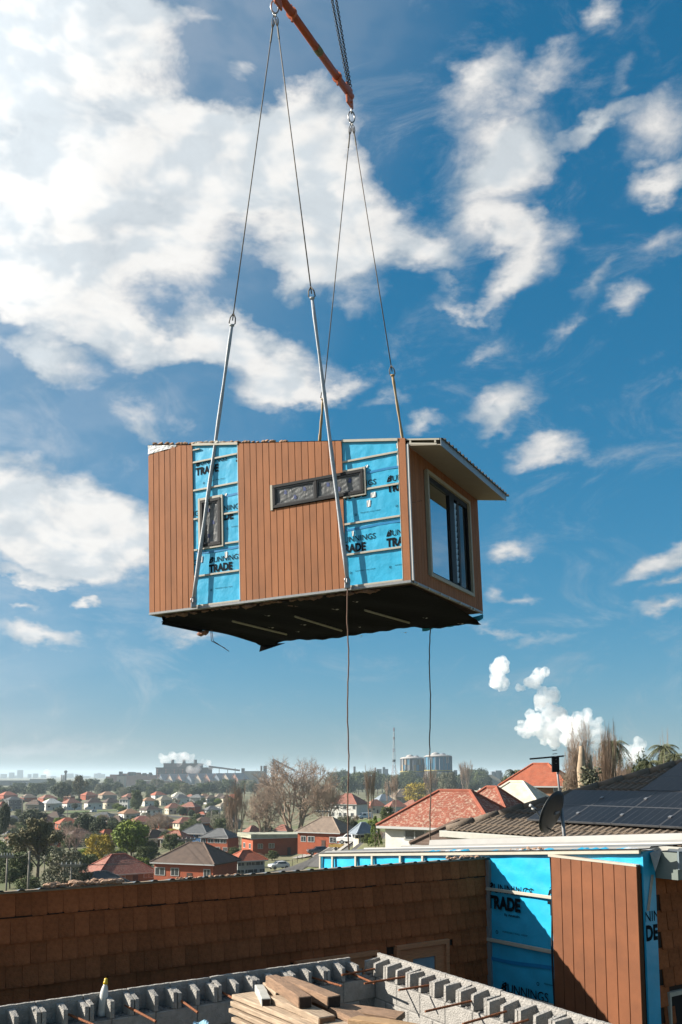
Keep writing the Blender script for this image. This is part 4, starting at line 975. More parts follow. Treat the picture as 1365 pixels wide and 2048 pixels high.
# ================================================================ terrain
def build_terrain():
    mb = MB(); radii = [0]; r = 4.
    while r < 22000: radii.append(r); r *= 1.085
    na = 240
    for r in radii:
        for k in range(na):
            q = 2 * pi * k / na; x, y = r * sin(q), r * cos(q)
            n = .25 * sin(x * .07 + 1) * sin(y * .05) * smst(40, 120, r)
            mb.v.append((x, y, terrain(x, y) + n))
    for i in range(len(radii) - 1):
        for k in range(na): k2 = (k + 1) % na; mb.f.append((i * na + k, i * na + k2, (i + 1) * na + k2, (i + 1) * na + k))
    m = mat('grass_and_scrub', (.10, .125, .035), .95, .2, .035, 0, col2=(.25, .21, .13), detail=8)
    tag(mb.build('ground', m, None, True), kind='structure')
build_terrain()
def strip(name, pxs, w, m, lift=.12, kind='structure', label=None, cat=None):
    pts = [ground(*p) for p in pxs]; mb = MB(); fine = []
    for a, b in zip(pts, pts[1:]):
        for k in range(8): fine.append(a.lerp(b, k / 8))
    fine.append(pts[-1]); rows = []
    for i, p in enumerate(fine):
        t = (fine[min(i + 1, len(fine) - 1)] - fine[max(i - 1, 0)]); s = Vector((t.y, -t.x, 0)).normalized() * w / 2
        for q in (p - s, p + s): mb.v.append((q.x, q.y, terrain(q.x, q.y) + lift + .28))
    for i in range(len(fine) - 1): mb.f.append((2 * i, 2 * i + 1, 2 * i + 3, 2 * i + 2))
    return tag(mb.build(name, m), label, cat, None, kind)
m_asph = mat('asphalt', (.085, .08, .075), .9, .2, .6)
m_lawn = mat('bright_lawn', (.12, .17, .03), .95, .25, .25, col2=(.07, .11, .02))
m_conc = mat('pale_concrete_drive', (.34, .32, .29), .9, .15, .5)
strip('road', [(470, 1800), (560, 1752), (640, 1714), (735, 1688), (800, 1668)], 8, m_asph)
strip('road', [(-60, 1634), (80, 1631), (200, 1628), (330, 1632), (430, 1645)], 7, m_asph)
strip('lawn', [(90, 1628), (170, 1624), (270, 1620)], 22, m_lawn, .06)
strip('lawn', [(60, 1662), (150, 1660), (200, 1664)], 16, m_lawn, .06)
strip('lawn', [(660, 1640), (720, 1652), (800, 1648)], 10, m_lawn, .06)
strip('driveway', [(600, 1716), (640, 1706), (690, 1700)], 4, m_conc, .2)
# ================================================================ trees
def leafcrown(seed, clumps, leaves, size, shape, squash=1.):
    r = random.Random(seed); mb = MB()
    for c in range(clumps):
        cx, cy, cz, cr = shape(r, c / clumps)
        for k in range(leaves):
            v = Vector((r.gauss(0, 1), r.gauss(0, 1), r.gauss(0, 1))); v.normalize(); v *= cr * r.uniform(.45, 1.) ; v.z *= squash
            p = Vector((cx, cy, cz)) + v
            n = (v.normalized() + Vector((r.uniform(-.7, .7), r.uniform(-.7, .7), r.uniform(-.2, .9)))).normalized(); a = n.orthogonal().normalized(); b = n.cross(a); s = size * r.uniform(.6, 1.4)
            q = r.uniform(0, 6.28); a, b = a * cos(q) + b * sin(q), b * cos(q) - a * sin(q)
            mb.poly([p - a * s, p + b * s * .6, p + a * s, p - b * s * .6])
    return mb
def sh_round(r, t):
    while True:
        x, y, z = r.uniform(-1, 1), r.uniform(-1, 1), r.uniform(-1, 1)
        d = x * x + y * y + z * z
        if .25 < d < 1: break
    return x * .40, y * .40, .60 + z * .30, r.uniform(.07, .13)
def sh_gum(r, t):
    k = int(t * 11); rr = random.Random(k * 13 + 5); cx, cy, cz = rr.uniform(-.33, .33), rr.uniform(-.33, .33), .42 + .48 * rr.random() ** .8
    return cx + r.uniform(-.1, .1), cy + r.uniform(-.1, .1), cz + r.uniform(-.06, .06), r.uniform(.05, .10)
def sh_conifer(r, t):
    z = .08 + .9 * r.random(); w = .46 * (1 - z) ** .8; q = r.uniform(0, 6.28); return w * cos(q), w * sin(q), z, .07
def sh_tall(r, t):
    z = .25 + .7 * r.random(); w = (.42 if z < .7 else .32) * r.uniform(.3, 1); q = r.uniform(0, 6.28); return w * cos(q), w * sin(q), z, r.uniform(.07, .12)
def sh_spread(r, t):
    z = .15 + .8 * r.random(); w = .46 * sqrt(max(0, 1 - (z - .4) ** 2 * 2.2)) * r.uniform(.5, 1); q = r.uniform(0, 6.28); return w * cos(q), w * sin(q), z, r.uniform(.06, .11)
def leafmat(n, c, c2):
    c, c2 = tuple(v * 1.75 for v in c), tuple(v * 1.75 for v in c2)
    return mat(n, c, .7, .2, 4., 0, col2=c2, rand=.14, spec=.25, detail=3)
LM = {'gum': leafmat('gum_leaves', (.050, .050, .018), (.115, .095, .038)), 'dark': leafmat('dark_evergreen_leaves', (.022, .034, .014), (.055, .068, .026)),
      'bright': leafmat('bright_green_leaves', (.055, .085, .010), (.16, .20, .020)), 'olive': leafmat('olive_leaves', (.085, .090, .055), (.16, .155, .10)),
      'wattle': leafmat('yellow_wattle_leaves', (.15, .12, .012), (.33, .24, .02)), 'conifer': leafmat('conifer_leaves', (.035, .065, .010), (.10, .13, .02)),
      'green': leafmat('mid_green_leaves', (.04, .06, .018), (.095, .11, .035))}
m_bark = mat('grey_brown_bark', (.17, .13, .095), .9, .25, 6)
m_bare = mat('bare_twig_bark', (.40, .29, .21), .9, .25, 3, rand=.1)
m_bare2 = mat('pinkish_bare_twig_bark', (.48, .33, .27), .9, .2, 3)
def trunk_mesh(seed, limbs=6):
    r = random.Random(seed); mb = MB()
    mb.tube([(0, 0, -.03), (.01, 0, .15), (.02 * r.uniform(-1, 1), .02, .4), (.03 * r.uniform(-1, 1), 0, .72)], [.032, .026, .018, .006], 7)
    for k in range(limbs):
        z = r.uniform(.18, .5); q = r.uniform(0, 6.28); l = r.uniform(.2, .36)
        mb.tube([(0, 0, z), (l * .5 * cos(q), l * .5 * sin(q), z + l * .45), (l * cos(q), l * sin(q), z + l * .8)], [.014, .009, .003], 5)
    return mb.mesh('trunk', m_bark, True)
TRUNKS = [trunk_mesh(s) for s in range(3)]
def proto(kind, seed):
    shp = {'gum': sh_gum, 'dark': sh_round, 'bright': sh_round, 'olive': sh_spread, 'wattle': sh_spread, 'conifer': sh_conifer, 'green': sh_tall}[kind]
    cl, lv, sz = {'gum': (210, 40, .020), 'dark': (190, 38, .024), 'bright': (210, 38, .024), 'olive': (220, 36, .020), 'wattle': (200, 36, .021), 'conifer': (160, 32, .020), 'green': (180, 36, .024)}[kind]
    return leafcrown(seed, cl, lv, sz, shp).mesh('crown', LM[kind])
CROWN = {k: [proto(k, s * 7 + 1) for s in range(2)] for k in LM}
def bare_mesh(seed, upright, m, depth=6, spread=.55, n0=5, stems=1):
    r = random.Random(seed); mb = MB()
    def grow(p, d, l, rad_, lev):
        mid = p + d * l * .5 + Vector((r.uniform(-1, 1), r.uniform(-1, 1), r.uniform(-.3, .6))) * l * .07
        e = p + d * l
        mb.tube([p, mid, e], [rad_, rad_ * .82, rad_ * .62], 5 if lev < 2 else 3, False)
        if lev >= depth: return
        nb_ = (n0 if lev == 0 else (3 if lev < depth - 2 else 4))
        for k in range(nb_):
            dd = (d + Vector((r.gauss(0, 1), r.gauss(0, 1), r.gauss(0, .6))) * (spread if lev else spread * .75) + Vector((0, 0, upright))).normalized()
            st = p.lerp(e, r.uniform(.55, 1.0) if lev else r.uniform(.3, 1.))
            grow(st, dd, l * r.uniform(.58, .82), rad_ * .60, lev + 1)
    for k in range(stems):
        a = r.uniform(0, 6.28); s = .0 if stems == 1 else .45
        grow(Vector((.03 * cos(a), .03 * sin(a), -.02)), Vector((s * cos(a), s * sin(a), 1)).normalized(), .26, .013, 0)
    xs = [hypot(v[0], v[1]) for v in mb.v]; zs_ = [v[2] for v in mb.v]; sx = .5 / sorted(xs)[int(len(xs) * .985)]; sz = 1. / max(zs_)
    mb.v = [(v[0] * sx, v[1] * sx, v[2] * sz) for v in mb.v]
    return mb.mesh('branches', m)
BARE = {'bare': [bare_mesh(s, .10, m_bare, 6, .72, 4, 5) for s in (1, 4)], 'pink': [bare_mesh(9, .2, m_bare2, 5, .62, 4, 3)], 'poplar': [bare_mesh(s, .6, m_bare, 5, .40, 4, 4) for s in (2, 6)]}
def palm_mesh():
    r = random.Random(4); mb = MB()
    for k in range(46):                                 # fronds about 0.5 long, leaflets hanging from the rib
        q = r.uniform(0, 6.28); el_ = r.uniform(-.9, 1.2); pts = []
        for i in range(15):
            t = i / 14; pts.append(Vector((cos(q) * .5 * t * cos(el_ * .7), sin(q) * .5 * t * cos(el_ * .7), .42 * t * sin(el_) - .42 * t * t * (.6 + .4 * cos(el_)))))
        mb.tube(pts, .006, 3, False)
        sd = Vector((-sin(q), cos(q), 0))
        for i, a in enumerate(pts[1:]):
            ln = .13 * (1 - abs(i / 14 - .45))
            for s in (-1, 1):
                e = a + sd * s * ln * r.uniform(.5, .8) + Vector((cos(q), sin(q), 0)) * ln * .4 + Vector((0, 0, -ln * r.uniform(.5, 1.1))); w_ = (pts[i + 1] - pts[i]) * .28
                mb.poly([a - w_, a + w_, e])
    return mb.mesh('fronds', mat('palm_fronds', (.07, .085, .032), .7, .2, 3, col2=(.14, .145, .06)))
PALM = palm_mesh()
PTRUNK = MB().tube([(0, 0, -.02), (.01, 0, .4), (0, 0, .8)], [.035, .03, .028], 7).mesh('trunk', m_bark, True)
def tree(kind, px, base, hpx, wpx, label, group=None, name=None, D=None, seed=0, cat='tree'):
    p = ground(px, base) if D is None else None
    if D is not None: p = at_y(px, base, D)
    Dd = p.y; h = hpx * Dd / FPX; w = wpx * Dd / FPX
    if D is not None:                                   # the foot stands on the ground, hidden behind the roofs
        g = terrain(p.x, p.y); h = at_y(px, base - hpx, D).z - g; p.z = g
    nm = name or {'gum': 'gum_tree', 'dark': 'evergreen_tree', 'bright': 'broadleaf_tree', 'olive': 'olive_green_tree', 'wattle': 'wattle_tree', 'conifer': 'conifer', 'green': 'broadleaf_tree', 'bare': 'bare_tree', 'pink': 'bare_tree', 'poplar': 'bare_poplar', 'palm': 'palm_tree'}[kind]
    t = thing(nm, label, cat, Matrix.Translation(p) @ Matrix.Rotation((px * 1.7 + seed) % 6.28, 4, 'Z'), group)
    k = int(px + seed) % 2
    if kind in BARE:
        o = obj('branches', BARE[kind][k % len(BARE[kind])], t); o.scale = (w, w, h)
    elif kind == 'palm':
        o = obj('fronds', PALM, t); o.scale = (w * 1.1, w * 1.1, w * 1.1); o.location = (0, 0, h - .35 * w); o = obj('trunk', PTRUNK, t); o.scale = (w * .9, w * .9, (h - .33 * w) / .8)
    else:
        o = obj('crown', CROWN[kind][k], t); o.scale = (w, w, h); o = obj('trunk', TRUNKS[int(px) % 3], t); o.scale = (w, w, h)
    return t
# ================================================================ houses
WALLC = {'white': (.86, .84, .78), 'cream': (.74, .66, .50), 'brick': (.46, .11, .045), 'beige': (.42, .36, .27), 'grey': (.16, .17, .18), 'blue': (.06, .17, .36), 'tan': (.36, .19, .10), 'greywhite': (.5, .5, .48)}
ROOFC = {'red': (.30, .085, .048), 'orange': (.44, .11, .05), 'brown': (.13, .085, .062), 'darkbrown': (.085, .055, .045), 'grey': (.15, .155, .16), 'slate': (.10, .108, .115), 'white': (.70, .69, .64), 'tan': (.38, .21, .12), 'beige': (.36, .31, .23), 'palegreen': (.50, .50, .38), 'bluegrey': (.25, .30, .35), 'redweathered': (.30, .09, .06), 'cream': (.70, .65, .52), 'taupe': (.27, .20, .15)}
def wallm(c): return mat('wall_' + c, WALLC[c], .85, .12, 1.2, rand=.06)
def roofm(c):
    n = 'roof_' + c
    if n in MATS: return MATS[n]
    m = mat(n, ROOFC[c], .8, .22, 1.1, rand=.07, detail=6)
    nt = m.node_tree; b = nt.nodes['Principled BSDF']; tc = nt.nodes.new('ShaderNodeTexCoord'); w = nt.nodes.new('ShaderNodeTexWave'); w.wave_type = 'BANDS'; w.bands_direction = 'Z'
    w.inputs['Scale'].default_value = 2.2; w.inputs['Distortion'].default_value = .3; nt.links.new(tc.outputs['Object'], w.inputs[0])
    bp = nt.nodes.new('ShaderNodeBump'); bp.inputs['Strength'].default_value = .6; bp.inputs['Distance'].default_value = .06; nt.links.new(w.outputs['Fac'], bp.inputs['Height']); nt.links.new(bp.outputs[0], b.inputs['Normal'])
    if c in ('red', 'redweathered', 'orange'):            # lichen flecks
        no = nt.nodes.new('ShaderNodeTexNoise'); no.inputs['Scale'].default_value = 4.2; no.inputs['Detail'].default_value = 6; no.inputs['Roughness'].default_value = .75; nt.links.new(tc.outputs['Object'], no.inputs[0])
        mr = nt.nodes.new('ShaderNodeMapRange'); mr.inputs[1].default_value = .50; mr.inputs[2].default_value = .60; mr.inputs[4].default_value = .55 if c == 'red' else (.35 if c == 'redweathered' else .1); nt.links.new(no.outputs[0], mr.inputs[0])
        lk = b.inputs['Base Color'].links[0].from_socket; mx = nt.nodes.new('ShaderNodeMix'); mx.data_type = 'RGBA'; nt.links.new(mr.outputs[0], mx.inputs[0]); nt.links.new(lk, mx.inputs[6]); mx.inputs[7].default_value = (.42, .36, .27, 1); nt.links.new(mx.outputs[2], b.inputs['Base Color'])
    return m
m_pane = mat('house_window_glass', (.05, .06, .07), .1, .3, 1., spec=.9)
m_wframe = mat('white_window_frame', (.62, .62, .60), .6, .05)
m_door = mat('dark_house_door', (.10, .05, .035), .6, .2)
ME_CACHE = {}
def unitbox(name, m):
    k = (name, m.name)
    if k not in ME_CACHE: ME_CACHE[k] = MB().box(-.5, .5, -.5, .5, 0, 1).mesh(name, m)
    return ME_CACHE[k]
def house(px, py, wpx, hpx, rpx, roof, wall, label, rot=0., style='hip', depth=.75, D=None, group=None, base=None, veranda=False, nwin=3, cat='house', name='house', storeys=1, over=.5):
    p = ground(px, py) if D is None else at_y(px, py, D)
    Dd = p.y; s = Dd / FPX; a = rad(rot)
    w = wpx * s / (abs(cos(a)) + depth * abs(sin(a))); d = w * depth; h = hpx * s; rh = rpx * s
    az = atan2(p.x, p.y)
    p = p + Vector((p.x, p.y, 0)).normalized() * d * .45
    t = thing(name, label, cat, Matrix.Translation(p) @ Matrix.Rotation(-az + a, 4, 'Z'), group)
    foot = min(-.6, terrain(p.x, p.y) - p.z - 1.)
    MB().box(-w / 2, w / 2, -d / 2, d / 2, foot if not base else .32 * h, h + .02).build('wall', wallm(wall), t)
    if base: MB().box(-w / 2 - .03, w / 2 + .03, -d / 2 - .03, d / 2 + .03, foot, .33 * h).build('base_wall', wallm(base), t)
    ov = over; W2, D2_ = w / 2 + ov, d / 2 + ov; rd = MB(); th = .18
    if style == 'hip':
        rl_ = max(.3, (w - d) / 2) if w > d else .3
        rx, ry = (rl_, .05) if w >= d else (.05, (d - w) / 2 + .1)
        A = [(-W2, -D2_, h), (W2, -D2_, h), (W2, D2_, h), (-W2, D2_, h)]; B = [(-rx, -ry, h + rh), (rx, -ry, h + rh), (rx, ry, h + rh), (-rx, ry, h + rh)]
        rd.v = A + B + [(x, y, z - th) for x, y, z in A]
        rd.f = [(0, 1, 5, 4), (1, 2, 6, 5), (2, 3, 7, 6), (3, 0, 4, 7), (4, 5, 6, 7), (8, 9, 1, 0), (9, 10, 2, 1), (10, 11, 3, 2), (11, 8, 0, 3), (11, 10, 9, 8)]
    elif style == 'gable':                               # ridge along x
        rd.prism([(-W2, -D2_, h), (-W2, D2_, h), (-W2, 0, h + rh)], (2 * W2, 0, 0))
        rd.box(-W2, W2, -D2_, D2_, h - th, h - .002)
    elif style == 'gabley':                              # gable end towards the viewer
        rd.prism([(-W2, -D2_, h), (W2, -D2_, h), (0, -D2_, h + rh)], (0, 2 * D2_, 0)); rd.box(-W2, W2, -D2_, D2_, h - th, h - .002)
    else:                                                # flat skillion falling to one side
        rd.hexa([(-W2, -D2_, h), (W2, -D2_, h), (W2, D2_, h), (-W2, D2_, h), (-W2, -D2_, h + rh), (W2, -D2_, h + rh * .6), (W2, D2_, h + rh * .6), (-W2, D2_, h + rh)])
    rf_ = rd.build('roof', roofm(roof), t)
    if style == 'hip' and rpx > 14:                      # ridge tiles where they can be seen
        rc = MB()
        for (i, j) in ((0, 4), (1, 5), (4, 5), (2, 6), (3, 7)): rc.tube([Vector(rd.v[i]), Vector(rd.v[j])], .14, 6)
        rc.build('ridge_capping', mat('ridge_' + roof, tuple(min(1, c * 1.25) for c in ROOFC[roof]), .8, .15, 2.), rf_)
    MB().box(-W2 + .02, W2 - .02, -D2_ - .06, -D2_ + .04, h - th - .02, h - th + .16).build('gutter', m_wframe, t)
    def win(x, y, z, ww, wh, side):
        o = obj('window', unitbox('window', m_wframe), t); pn = obj('pane', unitbox('pane', m_pane), o)
        if side == 0: o.location = (x, y, z); o.scale = (ww, .08, wh)
        else: o.location = (x, y, z); o.scale = (.08, ww, wh)
        pn.location = (0, -.12 if side == 0 else 0, .08) if side == 0 else (-.12 * (1 if side == 1 else -1), 0, .08); pn.scale = (.84, 1, .84) if side == 0 else (1, .84, .84)
        mu = obj('mullion', unitbox('mullion', m_wframe), o); mu.location = (0, -.17, .05) if side == 0 else (-.17 * (1 if side == 1 else -1), 0, .05); mu.scale = (.05, 1, .9) if side == 0 else (1, .05, .9)
    wh = min(1.25, h * .42); rr = random.Random(int(px * 3 + py))
    for st in range(storeys):
        z0 = h * (.42 if storeys == 1 else (.14 + .5 * st)); hh = wh if storeys == 1 else h * .26
        for k in range(nwin):
            x = -w / 2 + w * (k + .5) / nwin + rr.uniform(-.05, .05) * w
            if k == nwin // 2 and st == 0 and storeys == 1:
                o = obj('door', unitbox('door', m_door), t); o.location = (x, -d / 2 - .02, .05); o.scale = (.9, .08, min(2.0, h * .75)); continue
            win(x, -d / 2 - .02, z0, rr.uniform(1.1, 1.9), hh, 0)
        for k in range(2):
            y = -d / 2 + d * (k + .5) / 2
            win(-w / 2 - .02, y, z0, rr.uniform(.9, 1.5), hh, 1)
            if rot > 5: win(w / 2 + .02, y, z0, rr.uniform(.9, 1.5), hh, -1)
    if veranda:
        v = MB(); v.box(-w / 2 - .1, w / 2 * .4, -d / 2 - 2., -d / 2 - .02, h * .93, h * .97); v.build('veranda_roof', roofm(roof), t)
        for k in range(4): x = -w / 2 + .1 + k * w * .22; o = obj('post', unitbox('post', m_wframe), t); o.location = (x, -d / 2 - 1.9, foot * .3); o.scale = (.12, .12, h * .93 - foot * .3)
    return t
HOUSES = [
 # far street
 (6, 1624, 20, 12, 9, 'orange', 'beige', 'beige house with orange roof at the far left edge of the far street', 25),
 (27, 1622, 36, 22, 6, 'slate', 'grey', 'big dark grey two storey house at the left end of the far street', 12),
 (70, 1623, 36, 14, 9, 'brown', 'beige', 'beige house with brown roof beside the dark grey two storey house', -12),
 (103, 1621, 40, 14, 9, 'white', 'white', 'white house with white hip roof in the far street', 10),
 (143, 1620, 40, 13, 9, 'red', 'white', 'white house with bright red hip roof beside the white roofed one', 8),
 (187, 1619, 36, 13, 9, 'darkbrown', 'white', 'white house with dark brown roof, next after the bright red roof', -10),
 (222, 1617, 36, 12, 9, 'darkbrown', 'cream', 'cream house with dark brown roof between white houses in the far street', -14),
 (251, 1617, 24, 18, 5, 'brown', 'white', 'narrow tall white house left of the round green tree', 15),
 (298, 1613, 32, 11, 7, 'tan', 'white', 'white house with orange tan hip roof right of the round green tree', 8),
 (329, 1611, 35, 11, 8, 'beige', 'cream', 'cream house with broad beige hip roof in the far street', 8),
 (358, 1598, 30, 6, 8, 'cream', 'white', 'pale cream hip roof standing behind the far street', 0),
 (362, 1609, 34, 13, 7, 'slate', 'white', 'white house with dark slate roof under the pale cream roof', -8),
 (395, 1607, 32, 12, 6, 'grey', 'greywhite', 'grey white house with grey roof in the far street', 8),
 (422, 1608, 28, 11, 6, 'brown', 'white', 'white house with brown roof and low verandah in the far street', -6),
 (452, 1609, 28, 12, 7, 'darkbrown', 'cream', 'cream house with dark red brown roof left of the bare poplar', 15),
 # second street
 (26, 1650, 36, 9, 9, 'grey', 'greywhite', 'house with grey hip roof below the dark grey two storey house', 10),
 (110, 1645, 36, 11, 10, 'brown', 'cream', 'cream house with brown roof among dark trees in the second street', -10),
 (209, 1646, 48, 12, 9, 'slate', 'cream', 'long cream house with dark grey hip roof in the second street', 10),
 (259, 1642, 42, 15, 8, 'tan', 'white', 'white house with tan roof on an orange brick base', 10, 'brick'),
 (302, 1638, 44, 18, 8, 'darkbrown', 'white', 'white house with dark brown roof on a red brick base', -16, 'brick'),
 (347, 1629, 34, 13, 9, 'red', 'cream', 'cream house with red roof left of the red brick house', -10),
 (381, 1631, 40, 17, 9, 'redweathered', 'brick', 'red brick house with red roof in the second street', 10),
 (405, 1638, 22, 9, 5, 'orange', 'brick', 'small brick outbuilding with orange roof below the red brick house', 8),
 (424, 1630, 34, 10, 8, 'grey', 'greywhite', 'house with wide grey roof right of the red brick house', 8),
 (447, 1622, 30, 10, 6, 'beige', 'greywhite', 'house with flat beige roof beside the bare poplar', 8),
 # middle distance
 (18, 1684, 20, 14, 7, 'grey', 'white', 'small white house with grey roof half hidden by the gum tree', 12),
 (323, 1688, 56, 18, 11, 'taupe', 'cream', 'cream house with mottled brown roof right of the bright green tree', -12),
 (398, 1692, 72, 24, 17, 'slate', 'blue', 'house with slate roof and blue wall under the eave', -14),
 (440, 1706, 74, 30, 16, 'grey', 'brick', 'two storey red brick house with grey hip roof and balcony', -14),
 (4, 1752, 26, 12, 12, 'orange', 'beige', 'orange tiled roof at the left edge behind the power poles', 10),
 (236, 1768, 140, 20, 34, 'redweathered', 'tan', 'house with broad weathered red tiled roof behind the low metal roof', -14),
 (200, 1790, 118, 16, 26, 'slate', 'greywhite', 'dark slate hip roof just above the low metal roof', -30),
 (392, 1772, 165, 44, 36, 'brown', 'brick', 'red brick house with broad dark brown tiled hip roof', -24),
 (492, 1750, 74, 28, 18, 'orange', 'greywhite', 'house with bright orange tiled hip roof and open carport', -18),
 (655, 1700, 118, 34, 28, 'taupe', 'brick', 'red brick house with mottled brown hip roof beside the road', -22),
 (697, 1637, 80, 28, 20, 'redweathered', 'white', 'white two storey house with red hip roof under the bare tree', -14),
 (506, 1678, 34, 14, 12, 'redweathered', 'cream', 'small house with dull red roof behind the bare poplar', 14),
 (566, 1676, 36, 14, 12, 'redweathered', 'cream', 'small house with dull red roof at the foot of the big bare tree', -14),
 (768, 1616, 44, 14, 13, 'bluegrey', 'white', 'white house with blue grey metal roof right of the bare poplar', -16),
 (808, 1606, 56, 12, 16, 'taupe', 'beige', 'house with brown grey roof left of the yellow wattle', -10),
 (727, 1684, 40, 17, 20, 'bluegrey', 'cream', 'low shed with pale blue grey roof beside the conifer', -10),
 (978, 1580, 70, 12, 18, 'beige', 'greywhite', 'grey white house with pale beige hip roof behind the white roof', 8),
]
for i, h_ in enumerate(HOUSES):
    base = h_[9] if len(h_) > 9 else None
    h_ = list(h_); h_[8] = -30 if i % 5 == 2 or any(w in h_[7] for w in ('roadside', 'beside the road', 'white two storey', 'balcony', 'second street')) else 18 + (i * 7) % 17
    house(h_[0], h_[1], h_[2], h_[3], h_[4], h_[5], h_[6], h_[7], h_[8], base=base, group='houses of the town', storeys=2 if h_[3] > 17 and h_[2] < 90 else 1, nwin=4 if h_[2] > 60 else 3, veranda=(i % 3 == 0 and h_[1] < 1660))
# further rows between the named houses
ORD = ('first', 'second', 'third', 'fourth', 'fifth', 'sixth', 'seventh', 'eighth', 'ninth', 'tenth', 'eleventh', 'twelfth')
rr = random.Random(41)
CN = {'red': 'red', 'redweathered': 'dull red', 'orange': 'orange', 'brown': 'brown', 'darkbrown': 'dark brown', 'grey': 'grey', 'slate': 'slate', 'tan': 'tan', 'beige': 'beige', 'white': 'white', 'bluegrey': 'blue grey', 'taupe': 'mottled brown', 'greywhite': 'grey white', 'brick': 'red brick', 'cream': 'cream', 'beige': 'beige'}
for (nm, xs, y, wp, hp, rp) in (('back row', (18, 58, 92, 135, 175, 214, 262, 318, 380, 410, 438, 470), 1602, 26, 8, 6), ('third row', (60, 88, 138, 160, 232, 285, 330, 368, 412, 456), 1660, 38, 13, 9), ('fourth row', (40, 110, 158, 214, 310, 350), 1694, 48, 16, 12), ('row by the bare tree', (690, 722, 750, 792, 826, 852), 1628, 40, 13, 11)):
    for k, x in enumerate(xs):
        rc = rr.choice(('red', 'orange', 'tan', 'redweathered', 'brown', 'darkbrown', 'orange', 'slate', 'taupe', 'redweathered')); wc = rr.choice(('white', 'cream', 'brick', 'brick', 'beige', 'cream'))
        house(x + rr.uniform(-4, 4), y + rr.uniform(-4, 4), wp * rr.uniform(1.0, 1.45), hp * 1.1, rp * 1.2, rc, wc, '%s house, %s roof, %s from left in the %s' % (CN[wc], CN[rc], ORD[k], nm), rr.choice((-32, 22, 28, 34)), group='houses of the town')
# nearer houses on the right ridge
house(912, 1702, 285, 46, 70, 'red', 'white', 'white rendered house with large red tiled hip roof flecked with lichen', -27, D=70, depth=.7, nwin=2)
house(985, 1640, 110, 24, 40, 'red', 'white', 'red tiled gable wing behind the large red hip roof', -30, D=82, nwin=2)
house(938, 1714, 176, 22, 46, 'brown', 'tan', 'low house with brown tiled hip roof in front of the white rendered wall', -28, D=44, nwin=2)
house(1035, 1625, 135, 18, 42, 'cream', 'white', 'house with cream white hip roof above the red tiles', -22, D=95, nwin=2)
house(955, 1606, 60, 8, 16, 'cream', 'white', 'low cream white roof wing left of the cream hip roof', -20, D=105, nwin=2, style='gable')
house(1083, 1592, 150, 20, 44, 'orange', 'tan', 'house with red orange hip roof behind the cream roof', -16, D=125, nwin=3)
house(1150, 1600, 70, 16, 18, 'palegreen', 'white', 'white house with pale green roof behind the dead trunk', 10, D=140)
house(1258, 1560, 40, 12, 10, 'bluegrey', 'white', 'small white house with pale roof between the palms', 8, D=90)
def flat_brick():
    t = house(548, 1712, 128, 36, 8, 'palegreen', 'brick', 'red brick house with pale green flat roof and covered porch', 24, style='flat', depth=.5, over=.9, nwin=4)
flat_brick()
